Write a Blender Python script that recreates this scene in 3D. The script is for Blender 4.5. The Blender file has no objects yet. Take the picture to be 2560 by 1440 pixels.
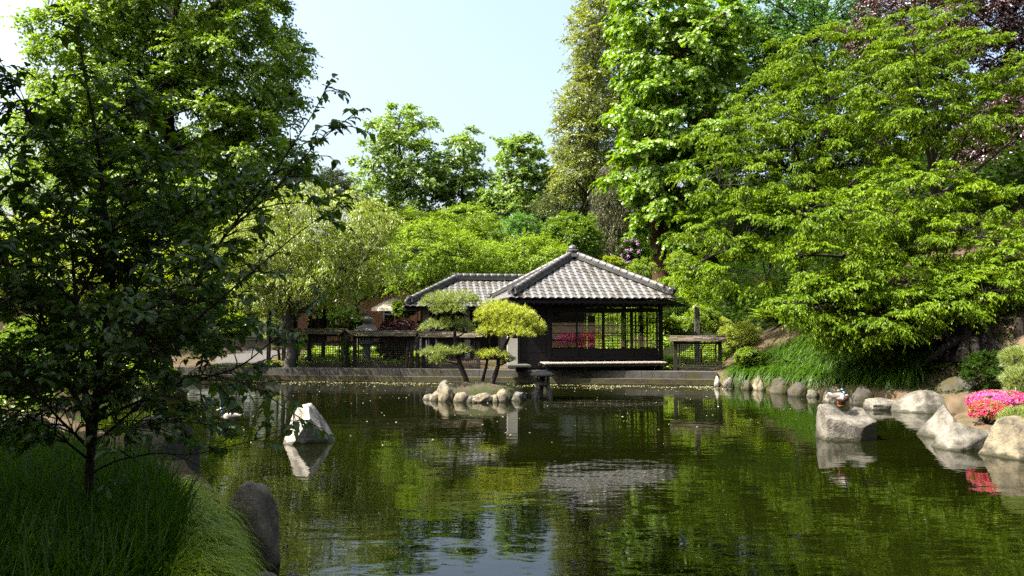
import bpy, bmesh, math, random
import numpy as np
from mathutils import Vector, noise as mnoise
scn = bpy.context.scene
COL = scn.collection
R = math.radians
# ---------------------------------------------------------------- camera, sky, sun, exposure
F = 1991.0                       # focal length in pixels of the 2560 wide photograph
PITCH = math.atan((798 - 720) / F)
CAM = np.array([0.0, 0.0, 2.2])
cam = bpy.data.cameras.new('camera'); cam_o = bpy.data.objects.new('camera', cam); COL.objects.link(cam_o)
cam.sensor_width = 36.0; cam.lens = 36.0 * F / 2560.0; cam.clip_end = 3000.0; cam.clip_start = 0.05
cam_o.location = CAM; cam_o.rotation_euler = (math.pi / 2 + PITCH, 0, 0)
scn.camera = cam_o
SUN_EL, SUN_AZ = R(55), R(107)   # azimuth: anticlockwise from +Y (straight ahead), so the sun stands left and a little behind
sdir = Vector((-math.sin(SUN_AZ) * math.cos(SUN_EL), math.cos(SUN_AZ) * math.cos(SUN_EL), math.sin(SUN_EL)))
w = bpy.data.worlds.new('World'); scn.world = w; w.use_nodes = True
nt = w.node_tree; bg = nt.nodes['Background']
sky = nt.nodes.new('ShaderNodeTexSky'); sky.sky_type = 'NISHITA'; sky.sun_disc = False
sky.sun_elevation = SUN_EL; sky.sun_rotation = -SUN_AZ
sky.air_density = 1.25; sky.dust_density = 7.5; sky.ozone_density = 0.8
nt.links.new(sky.outputs[0], bg.inputs[0]); bg.inputs[1].default_value = 0.125
sun = bpy.data.lights.new('sun', 'SUN'); sun.energy = 5.0; sun.angle = R(0.5); sun.color = (1.0, 0.95, 0.86)
sun_o = bpy.data.objects.new('sun', sun); COL.objects.link(sun_o)
sun_o.rotation_euler = sdir.to_track_quat('Z', 'Y').to_euler()
vs = scn.view_settings; vs.view_transform = 'Standard'; vs.look = 'None'; vs.gamma = 1.0; vs.use_curve_mapping = False
vs.exposure = 1.82
cy = scn.cycles
cy.max_bounces = 10; cy.diffuse_bounces = 3; cy.glossy_bounces = 4; cy.transmission_bounces = 5; cy.transparent_max_bounces = 12
cy.caustics_reflective = False; cy.caustics_refractive = False
cy.use_denoising = False

# ---------------------------------------------------------------- helpers
def W(px, py, Y):
    """world point at depth Y seen at pixel (px, py)"""
    x = (px - 1280) / F; v = (720 - py) / F
    d = np.array([x, math.cos(PITCH) - v * math.sin(PITCH), math.sin(PITCH) + v * math.cos(PITCH)])
    return CAM + d * (Y / d[1])

def tag(o, label=None, cat=None, group=None, kind=None):
    if label: o['label'] = label
    if cat: o['category'] = cat
    if group: o['group'] = group
    if kind: o['kind'] = kind
    return o

def empty(name, loc, label, cat, group=None, rz=0.0):
    o = bpy.data.objects.new(name, None); COL.objects.link(o)
    o.location = [float(c) for c in loc]; o.rotation_euler = (0, 0, rz); o.empty_display_size = .2
    return tag(o, label, cat, group)

def mesh_np(name, V, F_, mat, parent=None, smooth=False, tint=None, origin=None):
    """V (N,3); F_ list of (M,k) int arrays -> ONE mesh object. V in world space when parent has only a location."""
    V = np.asarray(V, dtype=np.float32)
    if parent is not None and origin is None: origin = np.array(parent.location)
    if origin is not None: V = V - np.asarray(origin, dtype=np.float32)
    me = bpy.data.meshes.new(name)
    F_ = [np.asarray(f, dtype=np.int32) for f in F_ if len(f)]
    nl = sum(f.size for f in F_); npoly = sum(len(f) for f in F_)
    me.vertices.add(len(V)); me.vertices.foreach_set('co', V.ravel())
    me.loops.add(nl); me.polygons.add(npoly)
    me.loops.foreach_set('vertex_index', np.concatenate([f.ravel() for f in F_]))
    tot = np.concatenate([np.full(len(f), f.shape[1], dtype=np.int32) for f in F_])
    st = np.zeros(npoly, dtype=np.int32); st[1:] = np.cumsum(tot)[:-1]
    me.polygons.foreach_set('loop_start', st); me.polygons.foreach_set('loop_total', tot)
    me.polygons.foreach_set('use_smooth', np.full(npoly, bool(smooth)))
    me.update(calc_edges=True)
    if tint is not None:
        a = me.attributes.new('tint', 'FLOAT', 'POINT'); a.data.foreach_set('value', np.asarray(tint, dtype=np.float32))
    me.materials.append(mat)
    o = bpy.data.objects.new(name, me); COL.objects.link(o)
    if parent is not None: o.parent = parent
    elif origin is not None: o.location = [float(c) for c in origin]
    return o

class MB:
    """collects boxes, tubes, prisms, grids into one mesh (coordinates local to the parent)"""
    def __init__(s): s.v = []; s.f = {}; s.n = 0
    def add(s, V, F_):
        V = np.asarray(V, float)
        for f in F_:
            f = np.asarray(f, int)
            if f.size: s.f.setdefault(f.shape[1], []).append(f + s.n)
        s.v.append(V); s.n += len(V); return s
    def box(s, c, d, rz=0.0, rx=0.0, ry=0.0, taper=1.0):
        x, y, z = [q / 2 for q in d]
        V = np.array([[-x, -y, -z], [x, -y, -z], [x, y, -z], [-x, y, -z], [-x * taper, -y * taper, z], [x * taper, -y * taper, z], [x * taper, y * taper, z], [-x * taper, y * taper, z]])
        V = rot(V, rx, ry, rz) + np.asarray(c, float)
        return s.add(V, [[[0, 3, 2, 1], [4, 5, 6, 7], [0, 1, 5, 4], [1, 2, 6, 5], [2, 3, 7, 6], [3, 0, 4, 7]]])
    def bar(s, a, b, wd, ht=None, up=(0, 0, 1)):
        """square bar from a to b"""
        a, b = np.asarray(a, float), np.asarray(b, float); ht = ht or wd
        d = b - a; d = d / np.linalg.norm(d); u = np.asarray(up, float)
        if abs(d @ u) > .95: u = np.array([0, 1., 0])
        sx = np.cross(d, u); sx /= np.linalg.norm(sx); sz = np.cross(sx, d)
        V = [p + sx * i * wd / 2 + sz * j * ht / 2 for p in (a, b) for i, j in ((-1, -1), (1, -1), (1, 1), (-1, 1))]
        return s.add(V, [[[0, 1, 2, 3], [7, 6, 5, 4], [0, 4, 5, 1], [1, 5, 6, 2], [2, 6, 7, 3], [3, 7, 4, 0]]])
    def tube(s, P, r, n=8, cap=True):
        P = np.asarray(P, float); r = np.broadcast_to(np.asarray(r, float), (len(P),))
        V, Fq = tube_arrays(P, r, n); s.add(V, [Fq])
        if cap:
            m = len(P)
            s.f.setdefault(n, []).append(np.array([list(range(n))[::-1]]) + s.n - m * n)
            s.f.setdefault(n, []).append(np.array([list(range((m - 1) * n, m * n))]) + s.n - m * n)
        return s
    def lathe(s, c, prof, n=16, sq=None):
        """prof: list of (r, z); sq rotates a low-n lathe"""
        ph = sq or 0.0
        an = np.arange(n) * 2 * math.pi / n + ph
        V = np.concatenate([np.stack([r * np.cos(an), r * np.sin(an), np.full(n, z)], 1) for r, z in prof]) + np.asarray(c, float)
        m = len(prof); i = np.arange(n); j = (i + 1) % n
        Fq = np.concatenate([np.stack([k * n + i, k * n + j, (k + 1) * n + j, (k + 1) * n + i], 1) for k in range(m - 1)])
        s.add(V, [Fq, [list(range(n))[::-1]], [list(range((m - 1) * n, m * n))]])
        return s
    def build(s, name, mat, parent=None, smooth=False, label=None):
        V = np.concatenate(s.v) if s.v else np.zeros((0, 3))
        o = mesh_np(name, V, [np.concatenate(x) for x in s.f.values()], mat, parent, smooth, origin=(0, 0, 0))
        if label: o['label'] = label
        return o

def rot(V, rx=0, ry=0, rz=0):
    V = np.asarray(V, float)
    if rx: c, s_ = math.cos(rx), math.sin(rx); V = V @ np.array([[1, 0, 0], [0, c, s_], [0, -s_, c]])
    if ry: c, s_ = math.cos(ry), math.sin(ry); V = V @ np.array([[c, 0, -s_], [0, 1, 0], [s_, 0, c]])
    if rz: c, s_ = math.cos(rz), math.sin(rz); V = V @ np.array([[c, s_, 0], [-s_, c, 0], [0, 0, 1]])
    return V

def tube_arrays(P, r, n=6):
    d = np.gradient(P, axis=0); d /= np.linalg.norm(d, axis=1)[:, None] + 1e-9
    ref = np.array([0.31, 0.87, 0.38]) if abs(d[0] @ np.array([0.31, 0.87, 0.38])) < .9 else np.array([1., 0, 0])
    a = np.cross(d, ref); a /= np.linalg.norm(a, axis=1)[:, None] + 1e-9; b = np.cross(d, a)
    an = np.arange(n) * 2 * math.pi / n
    V = (P[:, None, :] + r[:, None, None] * (np.cos(an)[None, :, None] * a[:, None, :] + np.sin(an)[None, :, None] * b[:, None, :])).reshape(-1, 3)
    m = len(P); i = np.arange(n); j = (i + 1) % n
    Fq = np.concatenate([np.stack([k * n + i, k * n + j, (k + 1) * n + j, (k + 1) * n + i], 1) for k in range(m - 1)])
    return V, Fq

def nrm(a): return a / (np.linalg.norm(a, axis=-1, keepdims=True) + 1e-9)

def bez(a, b, c, n=8):
    t = np.linspace(0, 1, n)[:, None]
    return (1 - t) ** 2 * a + 2 * t * (1 - t) * b + t ** 2 * c

# ---------------------------------------------------------------- materials
MATS = {}
ALB = .46                        # overall albedo level of the garden's surfaces
def nodes_of(name):
    m = bpy.data.materials.new(name); m.use_nodes = True; t = m.node_tree
    for n in list(t.nodes): t.nodes.remove(n)
    return m, t, t.nodes.new('ShaderNodeOutputMaterial')

def pmat(name, c1, c2=None, scale=6.0, rough=.8, bump=0.0, bscale=None, spec=.3, detail=8, stretch=(1, 1, 1), c3=None, c3scale=1.5, c3amt=.5, metal=0.0):
    """Principled surface whose colour wanders between c1 and c2, with broad patches of c3, and a bump of the same kind"""
    if name in MATS: return MATS[name]
    c1 = tuple(v * ALB for v in c1); c2 = c2 and tuple(v * ALB for v in c2); c3 = c3 and tuple(v * ALB for v in c3)
    m, t, out = nodes_of(name); L = t.links
    b = t.nodes.new('ShaderNodeBsdfPrincipled'); b.inputs['Roughness'].default_value = rough
    b.inputs['Specular IOR Level'].default_value = spec; b.inputs['Metallic'].default_value = metal
    L.new(b.outputs[0], out.inputs[0])
    tc = t.nodes.new('ShaderNodeTexCoord'); mp = t.nodes.new('ShaderNodeMapping'); mp.inputs['Scale'].default_value = stretch
    L.new(tc.outputs['Object'], mp.inputs[0])
    c2 = c2 or tuple(x * .7 for x in c1)
    nz = t.nodes.new('ShaderNodeTexNoise'); nz.inputs['Scale'].default_value = scale; nz.inputs['Detail'].default_value = detail; nz.inputs['Roughness'].default_value = .62
    L.new(mp.outputs[0], nz.inputs['Vector'])
    rp = t.nodes.new('ShaderNodeValToRGB'); rp.color_ramp.elements[0].position = .36; rp.color_ramp.elements[1].position = .66
    rp.color_ramp.elements[0].color = (*c1, 1); rp.color_ramp.elements[1].color = (*c2, 1)
    L.new(nz.outputs['Fac'], rp.inputs[0]); col = rp.outputs[0]
    if c3:
        n3 = t.nodes.new('ShaderNodeTexNoise'); n3.inputs['Scale'].default_value = c3scale; n3.inputs['Detail'].default_value = 7; n3.inputs['Roughness'].default_value = .65
        L.new(mp.outputs[0], n3.inputs['Vector'])
        r3 = t.nodes.new('ShaderNodeValToRGB'); r3.color_ramp.elements[0].position = 1 - c3amt - .08; r3.color_ramp.elements[1].position = 1 - c3amt + .08
        L.new(n3.outputs['Fac'], r3.inputs[0])
        mx = t.nodes.new('ShaderNodeMixRGB'); L.new(r3.outputs[0], mx.inputs[0]); L.new(col, mx.inputs[1]); mx.inputs[2].default_value = (*c3, 1); col = mx.outputs[0]
    L.new(col, b.inputs['Base Color'])
    if bump:
        nb = t.nodes.new('ShaderNodeTexNoise'); nb.inputs['Scale'].default_value = bscale or scale * 2; nb.inputs['Detail'].default_value = 12; nb.inputs['Roughness'].default_value = .65
        L.new(mp.outputs[0], nb.inputs['Vector'])
        bp = t.nodes.new('ShaderNodeBump'); bp.inputs['Strength'].default_value = 1.0; bp.inputs['Distance'].default_value = bump
        L.new(nb.outputs['Fac'], bp.inputs['Height']); L.new(bp.outputs[0], b.inputs['Normal'])
    MATS[name] = m; return m

def leafmat(name, c1, c2, trans=.42, gloss=.06, rough=.42, tcol=None):
    """leaf: diffuse + light passing through + a waxy sheen; colour varies from leaf to leaf by the 'tint' attribute"""
    if name in MATS: return MATS[name]
    g_ = lambda c: tuple(v * .72 * k for v, k in zip(c, (.98, 1.04, .5) if c[1] > c[0] and c[1] > c[2] else (1, 1, 1)))
    c1, c2 = g_(c1), g_(c2)
    m, t, out = nodes_of(name); L = t.links
    at = t.nodes.new('ShaderNodeAttribute'); at.attribute_name = 'tint'
    mx = t.nodes.new('ShaderNodeMixRGB'); L.new(at.outputs['Fac'], mx.inputs[0]); mx.inputs[1].default_value = (*c1, 1); mx.inputs[2].default_value = (*c2, 1)
    d = t.nodes.new('ShaderNodeBsdfDiffuse'); L.new(mx.outputs[0], d.inputs[0])
    tr = t.nodes.new('ShaderNodeBsdfTranslucent')
    tm = t.nodes.new('ShaderNodeMixRGB'); tm.blend_type = 'MULTIPLY'; tm.inputs[0].default_value = 1; L.new(mx.outputs[0], tm.inputs[1]); tm.inputs[2].default_value = (*(tcol or (1.85, 1.8, .45)), 1)
    L.new(tm.outputs[0], tr.inputs[0])
    ms = t.nodes.new('ShaderNodeMixShader'); ms.inputs[0].default_value = trans; L.new(d.outputs[0], ms.inputs[1]); L.new(tr.outputs[0], ms.inputs[2])
    g = t.nodes.new('ShaderNodeBsdfGlossy'); g.inputs['Roughness'].default_value = rough; g.inputs[0].default_value = (1, 1, 1, 1)
    m2 = t.nodes.new('ShaderNodeMixShader'); m2.inputs[0].default_value = gloss * .6; L.new(ms.outputs[0], m2.inputs[1]); L.new(g.outputs[0], m2.inputs[2])
    L.new(m2.outputs[0], out.inputs[0]); MATS[name] = m; return m

bark = pmat('bark', (.055, .042, .030), (.022, .017, .013), 9, .95, .02, 22, stretch=(1, 1, .3))
bark_grey = pmat('bark_grey', (.16, .14, .115), (.075, .065, .052), 7, .95, .012, 20, stretch=(1, 1, .35))
bark_red = pmat('bark_red', (.13, .055, .032), (.05, .024, .016), 6, .95, .03, 14, stretch=(1, 1, .2))
wood_dark = pmat('wood_dark', (0.0100, 0.0080, 0.0070), (0.0055, 0.0045, 0.0040), 5, .65, .003, 30, stretch=(1, 1, 5), spec=.2)
wood_grey = pmat('wood_grey', (0.0715, 0.0605, 0.0495), (0.0358, 0.0292, 0.0237), 6, .85, .006, 22, stretch=(.6, .6, 3))
wood_brown = pmat('wood_brown', (0.0420, 0.0294, 0.0210), (0.0196, 0.0140, 0.0105), 6, .85, .005, 25, stretch=(.6, .6, 3))
deck_wood = pmat('deck_wood', (0.644, 0.574, 0.476), (0.420, 0.364, 0.294), 5, .8, .004, 20, stretch=(4, .7, 1))
cedar_bark = pmat('cedar_bark', (0.2250, 0.1800, 0.1350), (0.0900, 0.0705, 0.0525), 4, .9, .02, 14, stretch=(.6, 3, 3), c3=(.16, .15, .03), c3scale=1.3, c3amt=.42)
tile_grey = pmat('tile_grey', (0.2596, 0.2552, 0.2464), (0.1646, 0.1628, 0.1602), 3.2, .42, .003, 60, spec=.5, c3=(.10, .085, .06), c3scale=1.7, c3amt=.43)
tile_dark = pmat('tile_dark', (.13, .13, .13), (.07, .07, .072), 4, .45, .004, 30, spec=.5)
plaster = pmat('plaster', (0.900, 0.862, 0.750), (0.775, 0.737, 0.625), 3, .9)
cream = pmat('cream_paint', (.70, .60, .34), (.6, .5, .28), 2, .9)
stone_kerb = pmat('stone_kerb', (0.1500, 0.1432, 0.1265), (0.0818, 0.0787, 0.0670), 4, .9, .01, 30, c3=(.10, .10, .045), c3scale=1.2, c3amt=.42)
ledge_mat = pmat('mossy_ledge', (0.1125, 0.0863, 0.0488), (0.0562, 0.0435, 0.0255), 4, .95, .012, 25, c3=(.10, .10, .03), c3scale=1.6, c3amt=.48)
stone_warm = pmat('stone_warm', (0.407, 0.348, 0.233), (0.247, 0.211, 0.138), 3.5, .9, .03, 14, c3=(.11, .10, .07), c3scale=2.2, c3amt=.50)
stone_grey = pmat('stone_grey', (0.343, 0.315, 0.260), (0.191, 0.178, 0.144), 3.2, .9, .035, 12, c3=(.09, .085, .065), c3scale=1.8, c3amt=.50)
stone_pale = pmat('stone_pale', (0.721, 0.669, 0.566), (0.429, 0.395, 0.326), 3.0, .85, .03, 12, c3=(.20, .185, .145), c3scale=2.0, c3amt=.50)
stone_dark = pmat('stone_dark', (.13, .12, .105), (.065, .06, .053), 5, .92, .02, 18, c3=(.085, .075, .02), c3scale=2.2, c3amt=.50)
lantern_stone = pmat('lantern_stone', (.16, .16, .155), (.085, .085, .082), 9, .92, .01, 40, c3=(.06, .065, .03), c3scale=3, c3amt=.42)
lantern_pale = pmat('lantern_pale', (0.429, 0.416, 0.364), (0.260, 0.247, 0.215), 8, .92, .01, 40, c3=(.40, .28, .02), c3scale=2.1, c3amt=.40)
def wetline(m):
    """dark algae-stained band where a stone meets the water"""
    t = m.node_tree; L = t.links; b = [n for n in t.nodes if n.type == 'BSDF_PRINCIPLED'][0]; src = b.inputs['Base Color'].links[0].from_socket
    tc = t.nodes.new('ShaderNodeTexCoord'); sp = t.nodes.new('ShaderNodeSeparateXYZ'); L.new(tc.outputs['Object'], sp.inputs[0])
    nz = t.nodes.new('ShaderNodeTexNoise'); nz.inputs['Scale'].default_value = 9; nz.inputs['Detail'].default_value = 5; L.new(tc.outputs['Object'], nz.inputs['Vector'])
    ad = t.nodes.new('ShaderNodeMath'); ad.operation = 'MULTIPLY_ADD'; ad.inputs[1].default_value = -.14; L.new(nz.outputs['Fac'], ad.inputs[0]); L.new(sp.outputs[2], ad.inputs[2])
    k = t.nodes.new('ShaderNodeMapRange'); k.inputs[1].default_value = -.045; k.inputs[2].default_value = .0; k.inputs[3].default_value = .85; k.inputs[4].default_value = 0; L.new(ad.outputs[0], k.inputs[0])
    mx = t.nodes.new('ShaderNodeMixRGB'); L.new(k.outputs[0], mx.inputs[0]); L.new(src, mx.inputs[1]); mx.inputs[2].default_value = (.022, .022, .010, 1); L.new(mx.outputs[0], b.inputs['Base Color'])
for m_ in (stone_warm, stone_grey, stone_pale, stone_dark): wetline(m_)
interior = pmat('interior_wood', (0.0180, 0.0120, 0.0080), (0.0100, 0.0068, 0.0048), 4, .7, stretch=(1, 1, 4))
# ---------------------------------------------------------------- terrain, water
POND = np.array([(-2.05, 5.6), (-2.2, 6.6), (-3.0, 8.4), (-4.3, 10.6), (-6.0, 12.6), (-8.5, 15.5), (-11, 20), (-12.6, 26), (-12.4, 29.75), (6.9, 27.05), (7.7, 24.9), (8.5, 23.5), (9.0, 21.9),
                 (9.45, 20.9), (9.8, 19.9), (10.5, 18.6), (9.9, 16.8), (8.35, 15.6), (8.0, 14.2), (8.15, 13.2), (8.7, 11.5), (9.2, 8), (6, 4.4), (-1.2, 4.0)])
def poly_sd(x, y, poly):
    """signed distance to a polygon: negative inside"""
    d = np.full(x.shape, 1e9); ins = np.zeros(x.shape, bool); n = len(poly)
    for i in range(n):
        a, b = poly[i], poly[(i + 1) % n]; e = b - a
        t = np.clip(((x - a[0]) * e[0] + (y - a[1]) * e[1]) / (e @ e), 0, 1)
        d = np.minimum(d, np.hypot(x - a[0] - t * e[0], y - a[1] - t * e[1]))
        c = ((a[1] > y) != (b[1] > y)) & (x < (b[0] - a[0]) * (y - a[1]) / (b[1] - a[1] + 1e-12) + a[0])
        ins ^= c
    return np.where(ins, -d, d)
FOOT = np.array([(7.0, 27.1), (7.8, 25), (9.0, 22), (10.0, 20), (11.0, 18.4), (12.0, 15), (11.5, 12), (13, 8), (16, 0), (30, -30), (400, -30), (400, 400), (-40, 400), (-25, 120), (-8, 66), (0, 48), (4.2, 39), (6.3, 34.5), (7.2, 31), (6.6, 28.6)])
def vnoise(x, y, s):
    return np.array([mnoise.noise((float(a) * s, float(b) * s, 3.3)) for a, b in zip(np.ravel(x), np.ravel(y))]).reshape(np.shape(x))
def terr(x, y):
    x = np.atleast_1d(np.asarray(x, float)); y = np.atleast_1d(np.asarray(y, float))
    sd = poly_sd(x, y, POND); u = np.maximum(0, -poly_sd(x, y, FOOT))
    far = np.clip((y - 30) / 10, 0, 1)
    base = .36 + .6 * far * (x < 9) + .12 * np.clip((y - 40) / 30, 0, 5)
    near = np.clip((14 - y) / 5, 0, 1) * np.clip((2 - x) / 3, 0, 1)
    base = base * (1 - near) + near * .50
    ul = u * .28 * np.clip(u / 1.2, 0, 1) + .38 * np.maximum(0, u - 1.0)
    hill = np.where(ul < 9, ul, 9 + (ul - 9) * .25); hill = np.minimum(hill, 17)
    g = base + hill
    k = np.clip((sd + .35) / .5, 0, 1); k = k * k * (3 - 2 * k)
    return -.7 + (g + .7) * k
def gz(x, y): return float(terr(x, y)[0])
def G(px, Y):
    x = (px - 1280) / F * Y; return np.array([x, Y, gz(x, Y)])

def axis(lo, hi, fine_lo, fine_hi, st):
    a = list(np.arange(fine_lo, fine_hi, st)); s, c = st, fine_hi
    while c < hi: a.append(c); s *= 1.25; c += s
    a.append(hi); s, c = st, fine_lo; pre = []
    while c > lo: s *= 1.25; c -= s; pre.append(max(c, lo))
    return np.array(sorted(set(pre)) + a)
xs, ys = axis(-900, 900, -16, 20, .3), axis(-300, 1800, 2, 46, .3)
gx, gy = np.meshgrid(xs, ys); gh = terr(gx, gy).reshape(gx.shape)
rough = vnoise(gx, gy, .9) * .06 + vnoise(gx, gy, .25) * .12
gh = gh + rough * (poly_sd(gx, gy, POND) > .3) * (np.abs(gx) < 60) * (~((gx > -13) & (gx < 7) & (gy > 26) & (gy < 37)) * .8 + .2)
nx, ny = len(xs), len(ys); ii = np.arange(nx * ny).reshape(ny, nx)
Fq = np.stack([ii[:-1, :-1], ii[:-1, 1:], ii[1:, 1:], ii[1:, :-1]], -1).reshape(-1, 4)
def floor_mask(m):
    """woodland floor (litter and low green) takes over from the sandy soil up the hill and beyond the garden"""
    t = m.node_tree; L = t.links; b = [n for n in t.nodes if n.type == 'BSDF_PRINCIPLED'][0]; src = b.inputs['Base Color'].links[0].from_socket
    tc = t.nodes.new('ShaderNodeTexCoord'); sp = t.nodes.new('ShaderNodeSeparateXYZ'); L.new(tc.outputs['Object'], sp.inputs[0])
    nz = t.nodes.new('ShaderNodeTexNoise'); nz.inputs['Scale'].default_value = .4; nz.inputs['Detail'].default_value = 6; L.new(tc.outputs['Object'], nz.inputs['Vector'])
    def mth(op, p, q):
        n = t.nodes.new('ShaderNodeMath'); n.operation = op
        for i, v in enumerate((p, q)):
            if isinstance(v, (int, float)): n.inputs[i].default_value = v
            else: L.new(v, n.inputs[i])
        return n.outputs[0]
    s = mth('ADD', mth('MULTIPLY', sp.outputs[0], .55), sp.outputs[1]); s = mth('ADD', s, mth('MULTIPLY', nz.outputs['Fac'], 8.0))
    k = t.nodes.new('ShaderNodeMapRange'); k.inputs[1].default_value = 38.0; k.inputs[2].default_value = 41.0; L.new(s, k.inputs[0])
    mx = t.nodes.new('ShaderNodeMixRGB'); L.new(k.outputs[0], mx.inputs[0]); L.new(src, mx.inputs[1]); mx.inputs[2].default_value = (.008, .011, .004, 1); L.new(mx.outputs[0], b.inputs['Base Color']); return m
soil = pmat('soil', (.22, .165, .105), (.10, .073, .045), 1.3, .95, .02, 7, c3=(.06, .085, .02), c3scale=.5, c3amt=.40, spec=.03)
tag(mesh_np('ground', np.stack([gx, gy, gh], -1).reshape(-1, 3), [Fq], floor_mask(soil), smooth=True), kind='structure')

def water_mat():
    m, t, out = nodes_of('pond_water'); L = t.links
    b = t.nodes.new('ShaderNodeBsdfPrincipled'); b.inputs['Roughness'].default_value = .012; b.inputs['IOR'].default_value = 1.333
    b.inputs['Specular IOR Level'].default_value = .5
    L.new(b.outputs[0], out.inputs[0])
    tc = t.nodes.new('ShaderNodeTexCoord')
    nz = t.nodes.new('ShaderNodeTexNoise'); nz.inputs['Scale'].default_value = .35; L.new(tc.outputs['Object'], nz.inputs[0])
    rp = t.nodes.new('ShaderNodeValToRGB'); rp.color_ramp.elements[0].position = .35; rp.color_ramp.elements[1].position = .7
    rp.color_ramp.elements[0].color = (.0022, .0032, .0003, 1); rp.color_ramp.elements[1].color = (.0042, .0056, .0005, 1)
    L.new(nz.outputs['Fac'], rp.inputs[0]); L.new(rp.outputs[0], b.inputs['Base Color'])
    prev = None
    for sc, st, dist, det in (((.42, .9, 1), 1.25, .0085, 2), ((.55, 1.5, 1), 5.0, .0014, 2)):
        mp = t.nodes.new('ShaderNodeMapping'); mp.inputs['Scale'].default_value = sc; mp.inputs['Rotation'].default_value = (0, 0, R(12))
        L.new(tc.outputs['Object'], mp.inputs[0])
        n = t.nodes.new('ShaderNodeTexNoise'); n.inputs['Scale'].default_value = st; n.inputs['Detail'].default_value = det; n.inputs['Roughness'].default_value = .5
        n.inputs['Distortion'].default_value = .6; L.new(mp.outputs[0], n.inputs['Vector'])
        bp = t.nodes.new('ShaderNodeBump'); bp.inputs['Strength'].default_value = 1; bp.inputs['Distance'].default_value = dist
        L.new(n.outputs['Fac'], bp.inputs['Height'])
        if prev: L.new(prev.outputs[0], bp.inputs['Normal'])
        prev = bp
    L.new(prev.outputs[0], b.inputs['Normal']); return m
tag(mesh_np('water', [(-14, 3, 0), (12, 3, 0), (12, 31, 0), (-14, 31, 0)], [[[0, 1, 2, 3]]], water_mat()), kind='structure')

# far stone edge of the pond: kerb course above, mossy ledge below
pa, pb = np.array([-12.6, 29.75]), np.array([6.95, 27.05]); pdv = (pb - pa) / np.linalg.norm(pb - pa); pnv = np.array([pdv[1], -pdv[0]])  # pnv points to the camera
pw = empty('pond_wall', (pa[0], pa[1], 0), 'long low two-stepped stone retaining wall along the far edge of the pond', 'retaining wall', rz=math.atan2(pdv[1], pdv[0]))
plen = float(np.linalg.norm(pb - pa)); rr = random.Random(4)
kb = MB(); x = 0
while x < plen:
    l = min(rr.uniform(.9, 1.6), plen - x); kb.box((x + l / 2, .18 + rr.uniform(-.01, .01), .22 + rr.uniform(-.008, .008)), (l - .012, .46, .40)); x += l
kb.build('kerb_course', stone_kerb, pw)
MB().box((plen / 2, -.20, -.02), (plen, .36, .40)).build('ledge', ledge_mat, pw)
MB().box((plen / 2, -.42, -.2), (plen, .08, .46)).build('footing', stone_dark, pw)

def patch(name, pts, dz, mat):
    pts = np.array(pts, float); c = pts.mean(0); n = len(pts)
    P = [c] + [c + (p - c) * k for k in (.33, .66, 1.0) for p in pts]
    P = np.array(P); z = terr(P[:, 0], P[:, 1]) + dz
    i = np.arange(n); j = (i + 1) % n
    tri = np.stack([np.zeros(n, int), 1 + i, 1 + j], 1)
    q = np.concatenate([np.stack([1 + k * n + i, 1 + (k + 1) * n + i, 1 + (k + 1) * n + j, 1 + k * n + j], 1) for k in range(2)])
    return tag(mesh_np(name, np.column_stack([P, z]), [tri, q], mat, smooth=True), kind='structure')
path_mat = pmat('path_gravel', (.16, .153, .143), (.11, .104, .096), 9, .95, .006, 60)
patch('path', [(-11.4, 30.5), (-9.9, 30.6), (-9.7, 31.8), (-10.2, 34), (-9.8, 37), (-12, 37.5), (-12.2, 33)], .05, path_mat)
patch('path', [(-12, 11.2), (-7.4, 12.9), (-6.7, 13.5), (-8.6, 14.6), (-12, 14.6)], .06, path_mat)

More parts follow.
